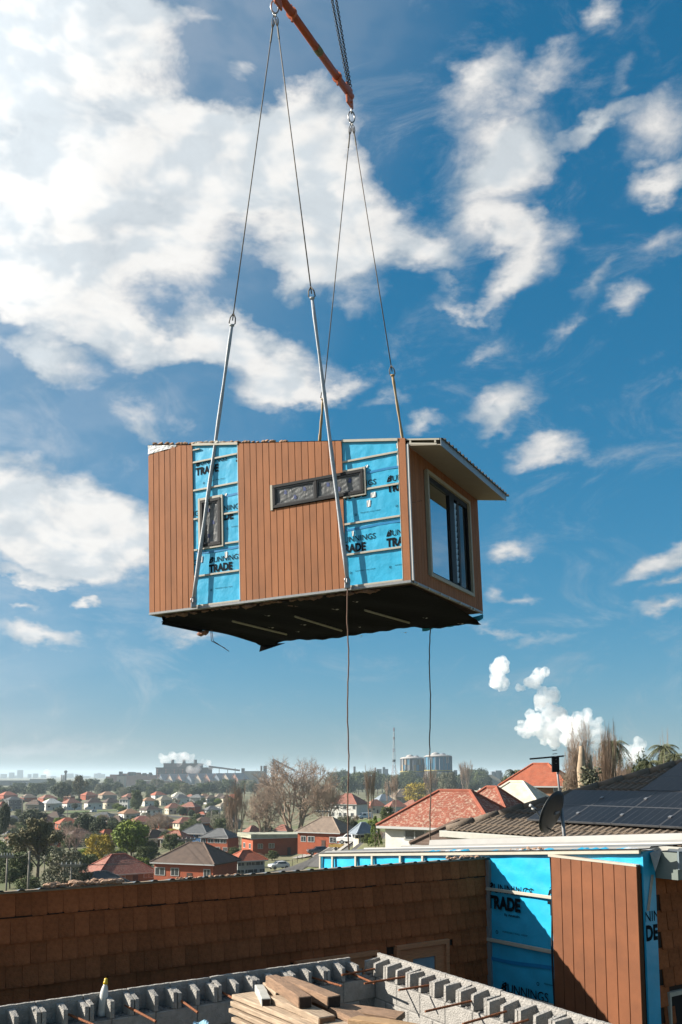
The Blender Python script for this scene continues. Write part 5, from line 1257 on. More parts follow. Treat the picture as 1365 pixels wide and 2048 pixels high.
# ================================================================ trees one can tell apart
T = [
 ('gum', 74, 1764, 130, 118, 'large spreading gum tree behind the left power poles'),
 ('dark', 66, 1668, 52, 62, 'dark evergreen above the large gum tree'),
 ('gum', 160, 1608, 60, 36, 'tall dark gum behind the bright red roofed white house'),
 ('dark', 124, 1608, 46, 42, 'round dark tree left of the tall far gum'),
 ('dark', 170, 1682, 58, 48, 'dark evergreen left of the pair below the lawn'),
 ('dark', 196, 1690, 56, 38, 'dark evergreen on the lower side of the lawn pair'),
 ('pink', 148, 1712, 66, 62, 'pinkish bare tree right of the large gum'),
 ('wattle', 198, 1735, 66, 68, 'yellow flowering wattle left of the bright green tree'),
 ('bright', 262, 1724, 88, 86, 'big bright green tree in the middle of the valley'),
 ('bright', 243, 1732, 36, 30, 'small bright green bush below the big bright green tree'),
 ('olive', 128, 1792, 92, 96, 'grey green olive tree behind the cross arm pole'),
 ('green', 290, 1748, 54, 48, 'dense green bush left of the red brick house'),
 ('green', 342, 1708, 40, 46, 'dark bush below the cream house with mottled roof'),
 ('bare', 318, 1670, 44, 66, 'grey bare tree right of the bright green tree'),
 ('poplar', 474, 1700, 150, 44, 'tall bare poplar by the orange roofed house'),
 ('poplar', 462, 1690, 120, 36, 'shorter bare poplar left of the tall one'),
 ('bare', 530, 1684, 118, 90, 'bare tree on the left of the great bare group'),
 ('bare', 590, 1672, 162, 190, 'great bare tree with many trunks in the centre of the town'),
 ('bare', 655, 1668, 118, 90, 'bare tree on the right of the great bare group'),
 ('green', 272, 1626, 46, 30, 'green tree between the white houses of the far street'),
 ('conifer', 751, 1694, 60, 32, 'bushy conifer beside the white rendered house'),
 ('green', 737, 1692, 24, 30, 'low green shrub left of the bushy conifer'),
 ('poplar', 741, 1650, 122, 28, 'bare poplar right of the white two storey house'),
 ('poplar', 790, 1632, 96, 18, 'thin bare poplar under the tall mast'),
 ('poplar', 776, 1618, 66, 14, 'small bare poplar left of the thin one under the mast'),
 ('poplar', 862, 1612, 84, 34, 'bare poplar in front of the round gas holders'),
 ('poplar', 931, 1600, 82, 34, 'bare poplar right of the round gas holders'),
 ('wattle', 838, 1610, 44, 66, 'yellow green wattle above the large red roof'),
 ('olive', 896, 1606, 62, 46, 'olive green tree right of the gas holders'),
 ('dark', 963, 1580, 46, 40, 'round dark tree left of the palm above the cream roof'),
 ('green', 775, 1648, 34, 34, 'dark hedge tree beside the white van'),
 ('green', 55, 1790, 34, 60, 'yellow green hedge shrub at the foot of the power poles'),
 ('green', 20, 1776, 40, 50, 'dark green shrub at the left edge below the gum'),
 ('green', 100, 1772, 34, 40, 'dark green shrub between gum and olive tree'),
 ('bare', 510, 1735, 30, 50, 'low bare shrub before the pale green flat roof'),
 ('bare', 640, 1700, 26, 30, 'low bare shrub on the corner of the roadside brick house'),
 ('green', 545, 1722, 20, 30, 'small green shrub before the flat roofed brick house'),
 ('dark', 8, 1690, 90, 24, 'narrow dark tree at the left edge'),
 ('green', 230, 1668, 26, 40, 'green tree below the tan roofed white house'),
 ('green', 385, 1668, 26, 50, 'green trees row below the red brick house in the second street'),
 ('olive', 440, 1662, 34, 40, 'olive tree behind the two storey brick house'),
 ('wattle', 345, 1672, 14, 30, 'low yellow shrub left of the slate roofed house'),
 ('green', 36, 1772, 66, 66, 'leafy green tree at the foot of the large gum'),
 ('dark', 104, 1744, 54, 54, 'dark leafy tree between the large gum and the wattle'),
 ('green', 176, 1758, 48, 56, 'green bush in front of the wattle'),
 ('bright', 222, 1758, 40, 48, 'bright green bush between wattle and weathered red roof'),
 ('olive', 168, 1790, 46, 64, 'grey green bush left of the dark slate hip roof'),
 ('green', 300, 1722, 40, 44, 'green tree right of the big bright green tree'),
 ('dark', 52, 1712, 62, 58, 'dark tree crown behind the large gum'),
 ('green', 10, 1756, 56, 50, 'green tree at the left edge above the roof line'),
 ('dark', 215, 1690, 46, 50, 'dark tree left of the big bright green tree'),
 ('green', 366, 1716, 30, 36, 'green bush in front of the blue walled house'),
 ('green', 470, 1726, 30, 36, 'green bush beside the bright orange tiled roof'),
 ('olive', 690, 1672, 40, 44, 'olive bush behind the roadside brick house'),
 ('green', 815, 1664, 34, 40, 'green bush left of the white rendered wall'),
]
for (k, px, by, hp, wp, lb) in T: tree(k, px, by, hp, wp, lb)
TR = [
 ('bare', 1165, 1600, 180, 90, 'tall thin bare tree in front of the steam plume', 60),
 ('poplar', 1215, 1600, 168, 60, 'vine hung bare poplar beside the palm', 62),
 ('poplar', 1195, 1600, 110, 60, 'lower bare poplar behind the dead trunk', 66),
 ('palm', 1232, 1585, 120, 62, 'palm with hanging dead fronds beside the bare poplar', 64),
 ('palm', 1300, 1565, 60, 60, 'middle palm of the three behind the solar roof', 70),
 ('dark', 1288, 1570, 74, 56, 'round dark tree between the palms', 75),
 ('palm', 1330, 1560, 88, 66, 'taller palm at the right edge', 70),
 ('palm', 1352, 1556, 62, 50, 'low palm at the right edge', 68),
 ('palm', 1030, 1590, 62, 44, 'palm above the cream hip roof', 190),
 ('dark', 1012, 1585, 40, 30, 'dark bush left of the palm above the cream roof', 195),
 ('poplar', 1330, 1560, 112, 24, 'bare poplar tip rising behind the taller palm', 95),
 ('bare', 1190, 1600, 120, 110, 'wide bare tree behind the dead trunk', 72),
 ('bare', 1245, 1590, 112, 80, 'bare tree between the vine hung poplar and the palms', 78),
 ('dark', 1262, 1580, 66, 44, 'dark bushy tree beside the hanging palm fronds', 82),
 ('olive', 1150, 1605, 60, 60, 'olive bush behind the aerial', 100),
 ('green', 1270, 1580, 30, 60, 'low green hedge along the top of the tiled roof', 50),
]
for (k, px, by, hp, wp, lb, D) in TR: tree(k, px, by, hp, wp, lb, D=D)
# dead trunk
dp = at_y(1170, 1600, 58); dt = thing('dead_trunk', 'broken pale dead trunk hung with vine behind the tiled roof', 'tree', Matrix.Translation(Vector((dp.x, dp.y, terrain(dp.x, dp.y)))))
hh_ = at_y(1168, 1492, 58).z - terrain(dp.x, dp.y)
MB().tube([(0, 0, -.3), (0, 0, hh_ * .55), (-.15, 0, hh_ * .8), (-.1, 0, hh_)], [.36, .33, .28, .12], 8).tube([(.1, 0, hh_ * .6), (.4, 0, hh_ * .78), (.45, 0, hh_ * .92)], [.2, .16, .05], 7).build('trunk', mat('pale_dead_wood', (.42, .32, .22), .9, .3, 2), dt, True)
vn = leafcrown(3, 60, 26, .10, lambda r, t: (r.uniform(-.2, .7), r.uniform(-.6, .1), hh_ * r.uniform(.35, .82), .4)); vn.build('vine', LM['olive'], dt)
# belts of far trees
rr = random.Random(77)
for k in range(84):
    if k < 46: px = -30 + k * 12 + rr.uniform(-5, 5); by = 1594 + rr.uniform(-7, 4); hp = rr.uniform(20, 32)
    else: px = 668 + (k - 46) * 8.2 + rr.uniform(-4, 4); by = 1590 + rr.uniform(-8, 6); hp = rr.uniform(34, 48)
    tree(('dark', 'green', 'dark', 'green', 'olive')[k % 5] if k < 46 else ('dark', 'green', 'dark')[k % 3], px, by, hp, rr.uniform(28, 44), 'dark tree in the belt between the houses and the steelworks', group='belt of trees before the steelworks', seed=k)
GT = []
for k in range(180):
    px = rr.uniform(-20, 480) if k < 160 else rr.uniform(480, 800); by = 1598 + (rr.random() ** 1.3) * (165 if px < 300 else 100)
    sz = .6 + (by - 1598) / 110
    kd = ('green', 'dark', 'olive', 'dark', 'bare', 'green', 'bright')[k % 7]
    near = min(HOUSES, key=lambda h: hypot(h[0] - px, (h[1] - by) * 1.5)); ad = {'green': 'mid green', 'dark': 'dark evergreen', 'olive': 'grey green', 'bare': 'small bare', 'bright': 'bright green'}[kd]
    lb = '%s tree by the %s' % (ad, ' '.join(near[7].replace(' in the far street', '').replace(' in the second street', '').split()[:7]))
    while lb.split()[-1] in ('in', 'the', 'of', 'and', 'a', 'on', 'with', 'at', 'an', 'by', 'behind', 'beside', 'right', 'left', 'under', 'among', 'dark', 'broad', 'low', 'far', 'bright', 'mottled', 'pale', 'wide', 'flat', 'next', 'after', 'between', 'white', 'above', 'below', 'half', 'dull'): lb = ' '.join(lb.split()[:-1])
    t_ = tree(kd, px, by, rr.uniform(14, 24) * sz, rr.uniform(16, 28) * sz, lb, group='garden trees among the houses', seed=k * 3); GT.append((lb, px, t_))
by_label = {}
for lb, px, t_ in GT: by_label.setdefault(lb, []).append((px, t_))
for lb, l in by_label.items():
    if len(l) > 1 and len(l) <= 8:
        for k, (px, t_) in enumerate(sorted(l, key=lambda q: q[0])): t_['label'] = ' '.join((ORD[k] + ' from left, ' + lb).split()[:16])
# ================================================================ power poles and wires
m_pole = mat('grey_timber_pole', (.30, .27, .23), .85, .2, 3)
def pole(px, by, ty, label, arm=0, r=.14, braced=False):
    p = ground(px, by) if by < 1770 else at_y(px, by, 95)
    if by >= 1770: g = terrain(p.x, p.y)
    D = p.y; topz = at_y(px, ty, D).z; g = terrain(p.x, p.y)
    t = thing('power_pole', label, 'power pole', Matrix.Translation((p.x, p.y, g))); H_ = topz - g
    MB().tube([(0, 0, -.3), (0, 0, H_)], [r * 1.15, r * .85], 8).build('pole', m_pole, t, True)
    if arm:
        MB().box(-arm / 2, arm / 2, -.2, -.06, H_ - .35, H_ - .12).build('cross_arm', m_pole, t)
        for k in range(5): x = -arm / 2 + .15 + k * (arm - .3) / 4; MB().tube([(x, -.13, H_ - .12), (x, -.13, H_ + .12)], [.05, .035], 6).build('insulator', m_white, t)
        if braced: MB().tube([(-arm * .32, -.13, H_ - .3), (0, -.13, H_ - 1.1), (arm * .32, -.13, H_ - .3)], .05, 5).build('brace', m_pole, t)
    return Vector((p.x, p.y, topz - .05)), arm
P = {}
P[1] = pole(372, 1768, 1676, 'grey power pole with cross arm before the brown tiled brick house', 3.0, .2, True)
P[2] = pole(141, 1790, 1726, 'timber power pole with braced cross arm before the olive tree', 2.1, .10, True)
P[3] = pole(12, 1795, 1708, 'leftmost timber power pole', 1.4, .1)
P[4] = pole(56, 1792, 1702, 'second timber power pole from the left edge', 0, .11)
P[5] = pole(88, 1760, 1710, 'thin pole behind the second power pole', 0, .1)
P[6] = pole(646, 1696, 1621, 'timber power pole with cross arm before the roadside brick house', 3.2, .17, True)
P[7] = pole(624, 1704, 1653, 'slim white pole left of the roadside power pole', 0, .11)
P[8] = pole(423, 1652, 1618, 'far power pole above the two storey brick house', 1.5, .2)
P[9] = pole(438, 1658, 1624, 'far pole leaning towards the bare poplar', 0, .2)
P[10] = pole(134, 1652, 1618, 'far pole beside the cream house with brown roof', 0, .2)
P[11] = pole(44, 1640, 1592, 'far pole beside the dark grey house', 1.5, .25)
def wires(a, b, label, n=3, sag=.9):
    (pa, aa), (pb, ab) = a, b; t = thing('power_line', label, 'cable', Matrix.Translation(pa))
    for k in range(n):
        f = (k / max(1, n - 1) - .5); p0 = Vector((f * aa, 0, 0)); p1 = pb - pa + Vector((f * ab, 0, 0)); pts = []
        for i in range(13): q = i / 12; v = p0.lerp(p1, q); v.z -= sag * 4 * q * (1 - q); pts.append(v)
        MB().tube(pts, .022, 4).build('wire', mat('black_cable', (.03, .03, .03), .6, .1), t)
wires(P[3], P[4], 'cables between the two left timber poles', 2, .5); wires(P[4], P[2], 'cables to the braced cross arm pole', 2, .6)
wires(P[1], P[6], 'cables between the two cross arm poles in the valley', 3, 1.6); wires(P[2], P[1], 'cables from the braced pole to the brick house pole', 3, 1.5)
# ================================================================ vehicles
def car(px, py, rot, body, label, kind='hatch', L_=4.2, cat='car', name='car', scale=1.):
    p = ground(px, py); m = mat('paint_' + name + str(px), body, .3, .04, 2, coat=.6)
    t = thing(name, label, cat, Matrix.Translation(p + Vector((0, 0, .30))) @ Matrix.Rotation(rad(rot), 4, 'Z') @ Matrix.Scale(scale, 4)); hw = .88
    prof = {'hatch': [(-2.05, .35), (-2.1, .75), (-1.95, 1.0), (-1.0, 1.08), (-.35, 1.50), (1.15, 1.55), (1.85, 1.12), (2.05, .9), (2.08, .35)],
            'ute': [(-2.3, .4), (-2.35, .85), (-2.2, 1.05), (-1.2, 1.12), (-.7, 1.62), (.5, 1.65), (.65, 1.12), (2.35, 1.12), (2.38, .45)],
            'van': [(-2.3, .35), (-2.4, .9), (-1.75, 1.25), (-1.05, 1.95), (2.3, 2.0), (2.4, .4)]}[kind]
    mb = MB(); n = len(prof); top_z = max(z for x, z in prof)
    for s in (-1, 1):
        mb.v += [(x, s * (hw - (.16 if z > 1.2 else 0.)), z) for x, z in prof]
    mb.f.append(tuple(range(n))); mb.f.append(tuple(reversed(range(n, 2 * n))))
    for i in range(n): j = (i + 1) % n; mb.f.append((i, n + i, n + j, j))
    mb.build('body', m, t, bevel=.06)
    gl = mat('car_glass', (.015, .02, .025), .06, .1, spec=1.)
    xs = {'hatch': (-.85, 1.35, 1.08, 1.48), 'ute': (-1.0, .42, 1.14, 1.56), 'van': (-1.2, .1, 1.25, 1.8)}[kind]
    for s in (-1, 1): MB().hexa([(xs[0], s * (hw - .0), xs[2]), (xs[1], s * (hw - .0), xs[2]), (xs[1], s * (hw - .06), xs[2]), (xs[0], s * (hw - .06), xs[2]), (xs[0] + .45, s * (hw - .13), xs[3]), (xs[1] - .2, s * (hw - .13), xs[3]), (xs[1] - .2, s * (hw - .2), xs[3]), (xs[0] + .45, s * (hw - .2), xs[3])]).build('side_window', gl, t)
    w = {'hatch': ((-1.0, 1.08), (-.38, 1.49)), 'ute': ((-1.2, 1.12), (-.72, 1.6)), 'van': ((-1.75, 1.27), (-1.08, 1.9))}[kind]
    MB().hexa([(w[0][0] - .03, -.72, w[0][1]), (w[0][0] - .03, .72, w[0][1]), (w[0][0] + .05, .72, w[0][1]), (w[0][0] + .05, -.72, w[0][1]), (w[1][0] - .03, -.64, w[1][1]), (w[1][0] - .03, .64, w[1][1]), (w[1][0] + .05, .64, w[1][1]), (w[1][0] + .05, -.64, w[1][1])]).build('windscreen', gl, t)
    if kind == 'ute': MB().box(.75, 2.25, -.72, .72, 1.0, 1.13).build('tray', m_black, t)
    for x in (-1.3, 1.3):
        for s in (-1, 1):
            wo = MB().tube([(x, s * (hw - .2), .33), (x, s * (hw + .02), .33)], .34, 14).build('wheel', mat('tyre_rubber', (.02, .02, .02), .8, .1), t); MB().tube([(x, s * (hw + .0), .33), (x, s * (hw + .03), .33)], .2, 10).build('rim', m_steel, wo)
    for s in (-1, 1):
        MB().box(prof[1][0] - .03, prof[1][0] + .2, s * .62 - .17, s * .62 + .17, .68, .86).build('headlight', mat('headlight_glass', (.5, .5, .5), .15, .05), t)
        MB().box(prof[-2][0] - .15, prof[-2][0] + .05, s * .66 - .12, s * .66 + .12, .75, .98).build('tail_light', mat('red_lamp', (.25, .01, .01), .3, .1), t)
    MB().box(prof[0][0] - .03, prof[0][0] + .1, -.8, .8, .38, .55).build('bumper', m_black, t)
    return t
car(558, 1741, 32, (1., 1., .98), 'white hatchback parked at the roadside above the metal roof')
car(637, 1712, 12, (.04, .06, .085), 'dark blue four wheel drive parked by the wire fence', scale=1.12)
car(704, 1692, -28, (1., 1., .97), 'white pick up parked beside the roadside brick house', 'ute')
car(731, 1640, 20, (1., 1., .98), 'white van parked before the white two storey house', 'van', cat='van', name='van')
car(187, 1626, 60, (.70, .70, .68), 'small white van parked on the far street lawn', 'van', cat='van', name='van')
car(241, 1625, 5, (.66, .68, .68), 'pale car parked before the narrow tall white house')
car(19, 1624, 5, (.70, .70, .70), 'white car parked before the dark grey two storey house')
car(311, 1618, 0, (.62, .64, .66), 'pale silver car below the orange tan roof')
tp = ground(676, 1704); tr = thing('box_trailer', 'small yellow box trailer behind the white pick up', 'trailer', Matrix.Translation(tp + Vector((0, 0, .3))) @ Matrix.Rotation(rad(-20), 4, 'Z'))
MB().box(-1.4, 1.2, -.8, .8, .55, .62).box(-1.4, 1.2, -.8, -.74, .62, 1.0).box(-1.4, 1.2, .74, .8, .62, 1.0).box(-1.4, -1.34, -.74, .74, .62, 1.0).box(1.14, 1.2, -.74, .74, .62, 1.0).build('tray', mat('yellow_paint', (.50, .33, .08), .6, .15), tr)
for s in (-1, 1): MB().tube([(0, s * .85, .3), (0, s * 1.02, .3)], .3, 12).build('wheel', MATS['tyre_rubber'], tr)
MB().tube([(1.2, 0, .58), (2.2, 0, .5)], .05, 6).build('drawbar', m_black, tr)
# wire fence along the road
fa = [ground(*q) for q in ((585, 1735), (605, 1722), (625, 1712), (645, 1702), (668, 1694), (690, 1688))]
fn_ = thing('wire_fence', 'grey wire fence with posts along the road by the dark car', 'fence', Matrix.Translation(fa[0]))
for q in fa:
    for k in range(2): o = obj('post', unitbox('post', m_pole), fn_); o.location = q - fa[0] + (fa[1] - fa[0]) * .5 * k + Vector((0, 0, .2)); o.scale = (.1, .1, 1.5)
for hgt in (.5, .9, 1.3, 1.65): MB().tube([q - fa[0] + Vector((0, 0, hgt)) for q in fa], .02, 4).build('wire', m_steel, fn_)
# ================================================================ steelworks and the far plain
DI = 2200.
def X(px, D=DI): return (px - CXP) / FPX * D / (cos(PITCH) - sin(PITCH) * (CYP - 1555) / FPX)
def Z(py, D=DI): return at_y(CXP, py, D).z
m_rust_and_lit = mat('rusty_pink_and_lit_slope', (.42, .22, .16), .9, .2, .03); m_ish = mat('grey_steel_cladding', (.13, .12, .12), .9, .2, .03)
m_iblue = mat('blue_shed_cladding', (.10, .26, .40), .8, .15, .03); m_iroof = mat('pale_shed_roof', (.46, .44, .42), .8, .1, .03); m_idark = mat('dark_plant_steel', (.085, .085, .09), .9, .2, .05); m_ibeige = mat('beige_silo_concrete', (.52, .42, .33), .9, .12, .03)
m_igrey = mat('blue_grey_and_shaded_slope', (.22, .26, .31), .8, .15, .03)
GZ = -26.5
def ibox(t, name, x0, x1, y0, y1, m, D=DI, dep=60., windows=0):
    o = MB().box(X(x0, D), X(x1, D), D, D + dep, GZ if y1 is None else Z(y1, D), Z(y0, D)).build(name, m, t); return o
def ith(name, label, cat='factory', group=None): return thing(name, label, cat, None, group)
# main hall with three stacks
t = ith('steelworks_hall', 'tall grey steelworks hall with three short stacks on the skyline')
ibox(t, 'lower_hall', 312, 414, 1536, None, m_ish, DI, 90)
ibox(t, 'upper_hall', 327, 396, 1528, 1536, m_ish, DI - 4, 80); ibox(t, 'roof_lip', 326, 397, 1526.5, 1528.2, m_idark, DI - 6, 90); ibox(t, 'roof_lip', 311, 415, 1534.8, 1536.4, m_idark, DI - 7, 100)
for k in range(12): ibox(t, 'frame_column', 314 + k * 8.4, 316 + k * 8.4, 1538, 1556, m_idark if k % 2 else m_rust_and_lit, DI - 3, 3)
for k in range(3): ibox(t, 'gallery', 315, 412, 1541 + k * 5, 1542.6 + k * 5, m_idark, DI - 4.5, 4)
for px in (342, 365, 388):
    MB().tube([(X(px), DI + 20, Z(1530)), (X(px), DI + 20, Z(1519))], [4.2, 3.6], 10).build('stack', m_idark, t)
# gabled sheds in front
def shed(px0, px1, yb, ye, yr, label, ml, mr, D, rot=-32, ln=120):
    w = X(px1, D) - X(px0, D); cx_ = (X(px0, D) + X(px1, D)) / 2
    t = thing('gabled_shed', label, 'factory', Matrix.Translation((cx_, D, 0)) @ Matrix.Rotation(rad(rot), 4, 'Z'), 'gabled sheds of the steelworks')
    zb, ze, zr = GZ, Z(ye, D), Z(yr, D); h2 = w / 2
    MB().prism([(-h2, 0, zb), (h2, 0, zb), (h2, 0, ze), (0, 0, zr - .5), (-h2, 0, ze)], (0, ln, 0)).build('wall', ml, t)
    for s, m in ((-1, m_rust_and_lit), (1, m_igrey)):  # sunlit pink and shaded blue grey slopes: light painted in as two colours
        MB().hexa([(s * (h2 + 1), -1, ze - .6), (s * (h2 + 1), ln, ze - .6), (0, ln, zr), (0, -1, zr), (s * (h2 + 1), -1, ze + .3), (s * (h2 + 1), ln, ze + .3), (0, ln, zr + .9), (0, -1, zr + .9)]).build('roof', m, t)
    MB().box(-h2 * .35, h2 * .35, -.6, 0, zb, zb + (ze - zb) * .6).build('door', mr, t)
    return t
ords = ('first', 'second', 'third', 'fourth', 'fifth', 'sixth', 'seventh', 'eighth', 'ninth')
for k in range(9):
    shed(312 + k * 18.5, 330 + k * 18.5, 1572, 1563 - .6 * k, 1549 - .3 * k, 'gabled shed with pink roof slope, %s from the left under the steelworks hall' % ords[k], (m_igrey, m_ibeige, m_rust_and_lit)[k % 3], m_idark, DI - 70)
t = ith('long_shed', 'long rusty brown steelworks shed left of the gabled sheds'); ibox(t, 'wall', 277, 338, 1562, None, m_rust_and_lit, DI - 100, 80); ibox(t, 'roof', 276, 339, 1561, 1562.2, m_iroof, DI - 102, 84)
for k in range(9): ibox(t, 'wall_panel', 279 + k * 6.4, 280 + k * 6.4, 1562.5, 1573, m_idark, DI - 101, 1)
t = ith('blue_shed', 'long low bright blue steelworks shed below the gabled sheds'); ibox(t, 'wall', 340, 425, 1573, None, m_iblue, DI - 160, 40); ibox(t, 'roof', 339, 426, 1570, 1573.2, m_iroof, DI - 162, 44)
t = ith('blue_shed', 'blue steelworks shed with pale roof right of the square tower'); ibox(t, 'wall', 252, 335, 1575, None, m_iblue, DI - 180, 40); ibox(t, 'roof', 251, 336, 1572.5, 1575.2, m_iroof, DI - 182, 44)
t = ith('blue_shed', 'blue grey shed left of the square tower'); ibox(t, 'wall', 192, 240, 1569, None, m_igrey, DI - 120, 60)
for k in range(7): ibox(t, 'roof_bay', 192 + k * 7, 198 + k * 7, 1566 + (k % 2), 1569.2, m_iroof, DI - 121, 62)
t = ith('square_tower', 'square beige tower in front of the steelworks', 'tower'); ibox(t, 'tower', 234, 249.5, 1552, None, m_ibeige, DI - 220, 16); ibox(t, 'opening', 238.5, 241, 1559, 1564, m_idark, DI - 221, 1.5); ibox(t, 'roof_slab', 233.5, 250, 1551, 1552.2, m_idark, DI - 221, 18)
t = ith('rolling_mill', 'pinkish rolling mill sheds left of the tall hall')
for (a, b, c) in ((220, 246, 1549), (240, 258, 1547), (255, 272, 1545), (272, 296, 1548), (296, 312, 1550), (212, 222, 1553)): ibox(t, 'shed', a, b, c, None, m_rust_and_lit, DI + 30 + a * .1, 60)
for (a, b, c) in ((238, 242, 1543), (257, 268, 1544), (285, 290, 1546), (298, 301, 1545)): ibox(t, 'roof_vent', a, b, c, 1551, m_idark, DI + 28, 20)
t = ith('rolling_mill', 'long pale sheds of the steelworks at the left edge of the plain')
for (a, b, c, m) in ((-40, 46, 1561, m_ish), (20, 92, 1564, m_iroof), (60, 95, 1558, m_iroof), (-30, 40, 1567, m_iroof), (88, 112, 1567, m_igrey), (168, 200, 1566, m_ibeige)): ibox(t, 'shed', a, b, c, None, m, DI + 100 + c - 1550, 60)
for k in range(10): ibox(t, 'bay', 20 + k * 7, 24 + k * 7, 1565.5, 1569, m_idark, DI + 100, 8)
t = ith('water_tower', 'round headed water tower on the hazy plain', 'tower'); c_ = Vector((X(124), DI + 30, 0))
MB().tube([c_ + Vector((0, 0, GZ)), c_ + Vector((0, 0, Z(1545)))], 2.4, 10).build('shaft', m_idark, t); MB().ico(c_ + Vector((0, 0, Z(1543.5))), (4.2, 4.2, 3.6), 2).build('tank', m_idark, t, True)
for k, (a, b) in enumerate(((111.5, 115), (115.5, 118.5), (118.8, 122))):
    MB().tube([(X((a + b) / 2), DI + 40, GZ), (X((a + b) / 2), DI + 40, Z(1549.5 + k * .4))], (X(b) - X(a)) / 2, 10).build('silo', m_iroof, ith('silo', '%s pale silo beside the round headed water tower' % ('left', 'middle', 'right')[k], 'silo'), True)
# conveyor and loading gear
t = ith('conveyor', 'sloping conveyor bridge right of the tall steelworks hall', 'conveyor')
MB().tube([(X(420), DI - 20, Z(1533)), (X(482), DI - 20, Z(1541))], 2., 4).build('gallery', m_idark, t)
for px in (438, 455, 470): ibox(t, 'trestle', px, px + 1, 1536, None, m_idark, DI - 20, 2)
ibox(t, 'head_house', 483, 489, 1536.5, 1548, m_idark, DI - 25, 10)
t = ith('stockhouse', 'cream building on the skyline left of the great bare tree'); ibox(t, 'wall', 489, 526, 1543, None, m_ibeige, DI - 40, 50); ibox(t, 'roof', 488, 527, 1542, 1543.2, m_iroof, DI - 42, 54)
for px in (523, 529, 532): MB().tube([(X(px), DI, GZ), (X(px), DI, Z(1531.5))], 2.4, 8).build('chimney', m_idark, ith('chimney', '%s dark chimney left of the great bare tree' % {523: 'first', 529: 'second', 532: 'third'}[px], 'chimney'))
t = ith('ship_loader', 'sloping loader boom showing through the bare tree', 'conveyor'); MB().tube([(X(548), DI, Z(1520)), (X(590), DI, Z(1541))], 2., 4).build('boom', m_idark, t); ibox(t, 'head', 545, 550, 1518, 1528, m_idark, DI, 6); ibox(t, 'leg', 547, 549, 1527, None, m_idark, DI, 4)
t = ith('chimney', 'dark chimney standing alone left of the tall mast', 'chimney'); MB().tube([(X(709.5), DI, GZ), (X(709.5), DI, Z(1533))], [3.2, 2.6], 10).build('stack', m_idark, t)
t = ith('plant', 'low rusty plant buildings right of the lone chimney'); ibox(t, 'block', 715, 735, 1545, None, m_rust_and_lit, DI, 40); ibox(t, 'block', 750, 778, 1547, None, m_igrey, DI, 40)
for (a, b, c) in ((750, 752.5, 1535), (754, 764, 1538), (766, 771, 1534), (771, 777, 1538)): ibox(t, 'tank', a, b, c, 1550, m_igrey if b - a > 4 else m_rust_and_lit, DI - 5, 12)
# lattice mast
DM = 1300.
t = ith('lattice_mast', 'tall thin red and white lattice mast beside the gas holders', 'mast'); cx_ = X(789, DM)
zb_, zt_ = GZ, Z(1455, DM); n = 16
for k in range(n):
    a, b = zb_ + (zt_ - zb_) * k / n, zb_ + (zt_ - zb_) * (k + 1) / n; wa, wb = 2.4 * (1 - .72 * k / n), 2.4 * (1 - .72 * (k + 1) / n); mb = MB()
    for i, j in ((-1, -1), (1, -1), (1, 1), (-1, 1)):
        mb.tube([(cx_ + i * wa, DM + j * wa, a), (cx_ + i * wb, DM + j * wb, b)], .2, 4)
    mb.tube([(cx_ - wa, DM - wa, a), (cx_ + wb, DM - wb, b)], .14, 4); mb.tube([(cx_ + wa, DM - wa, a), (cx_ - wb, DM - wb, b)], .14, 4)
    mb.build('lattice_stage', mat('mast_white', (.55, .55, .55), .7, .1) if k not in (5, 6, 10, 15) else mat('mast_red', (.30, .09, .07), .7, .1), t)
ibox(t, 'platform', 786, 792, 1519, 1524, m_idark, DM, 4); ibox(t, 'platform', 787.4, 790.6, 1474, 1479, mat('mast_red', (.3, .09, .07)), DM, 3)
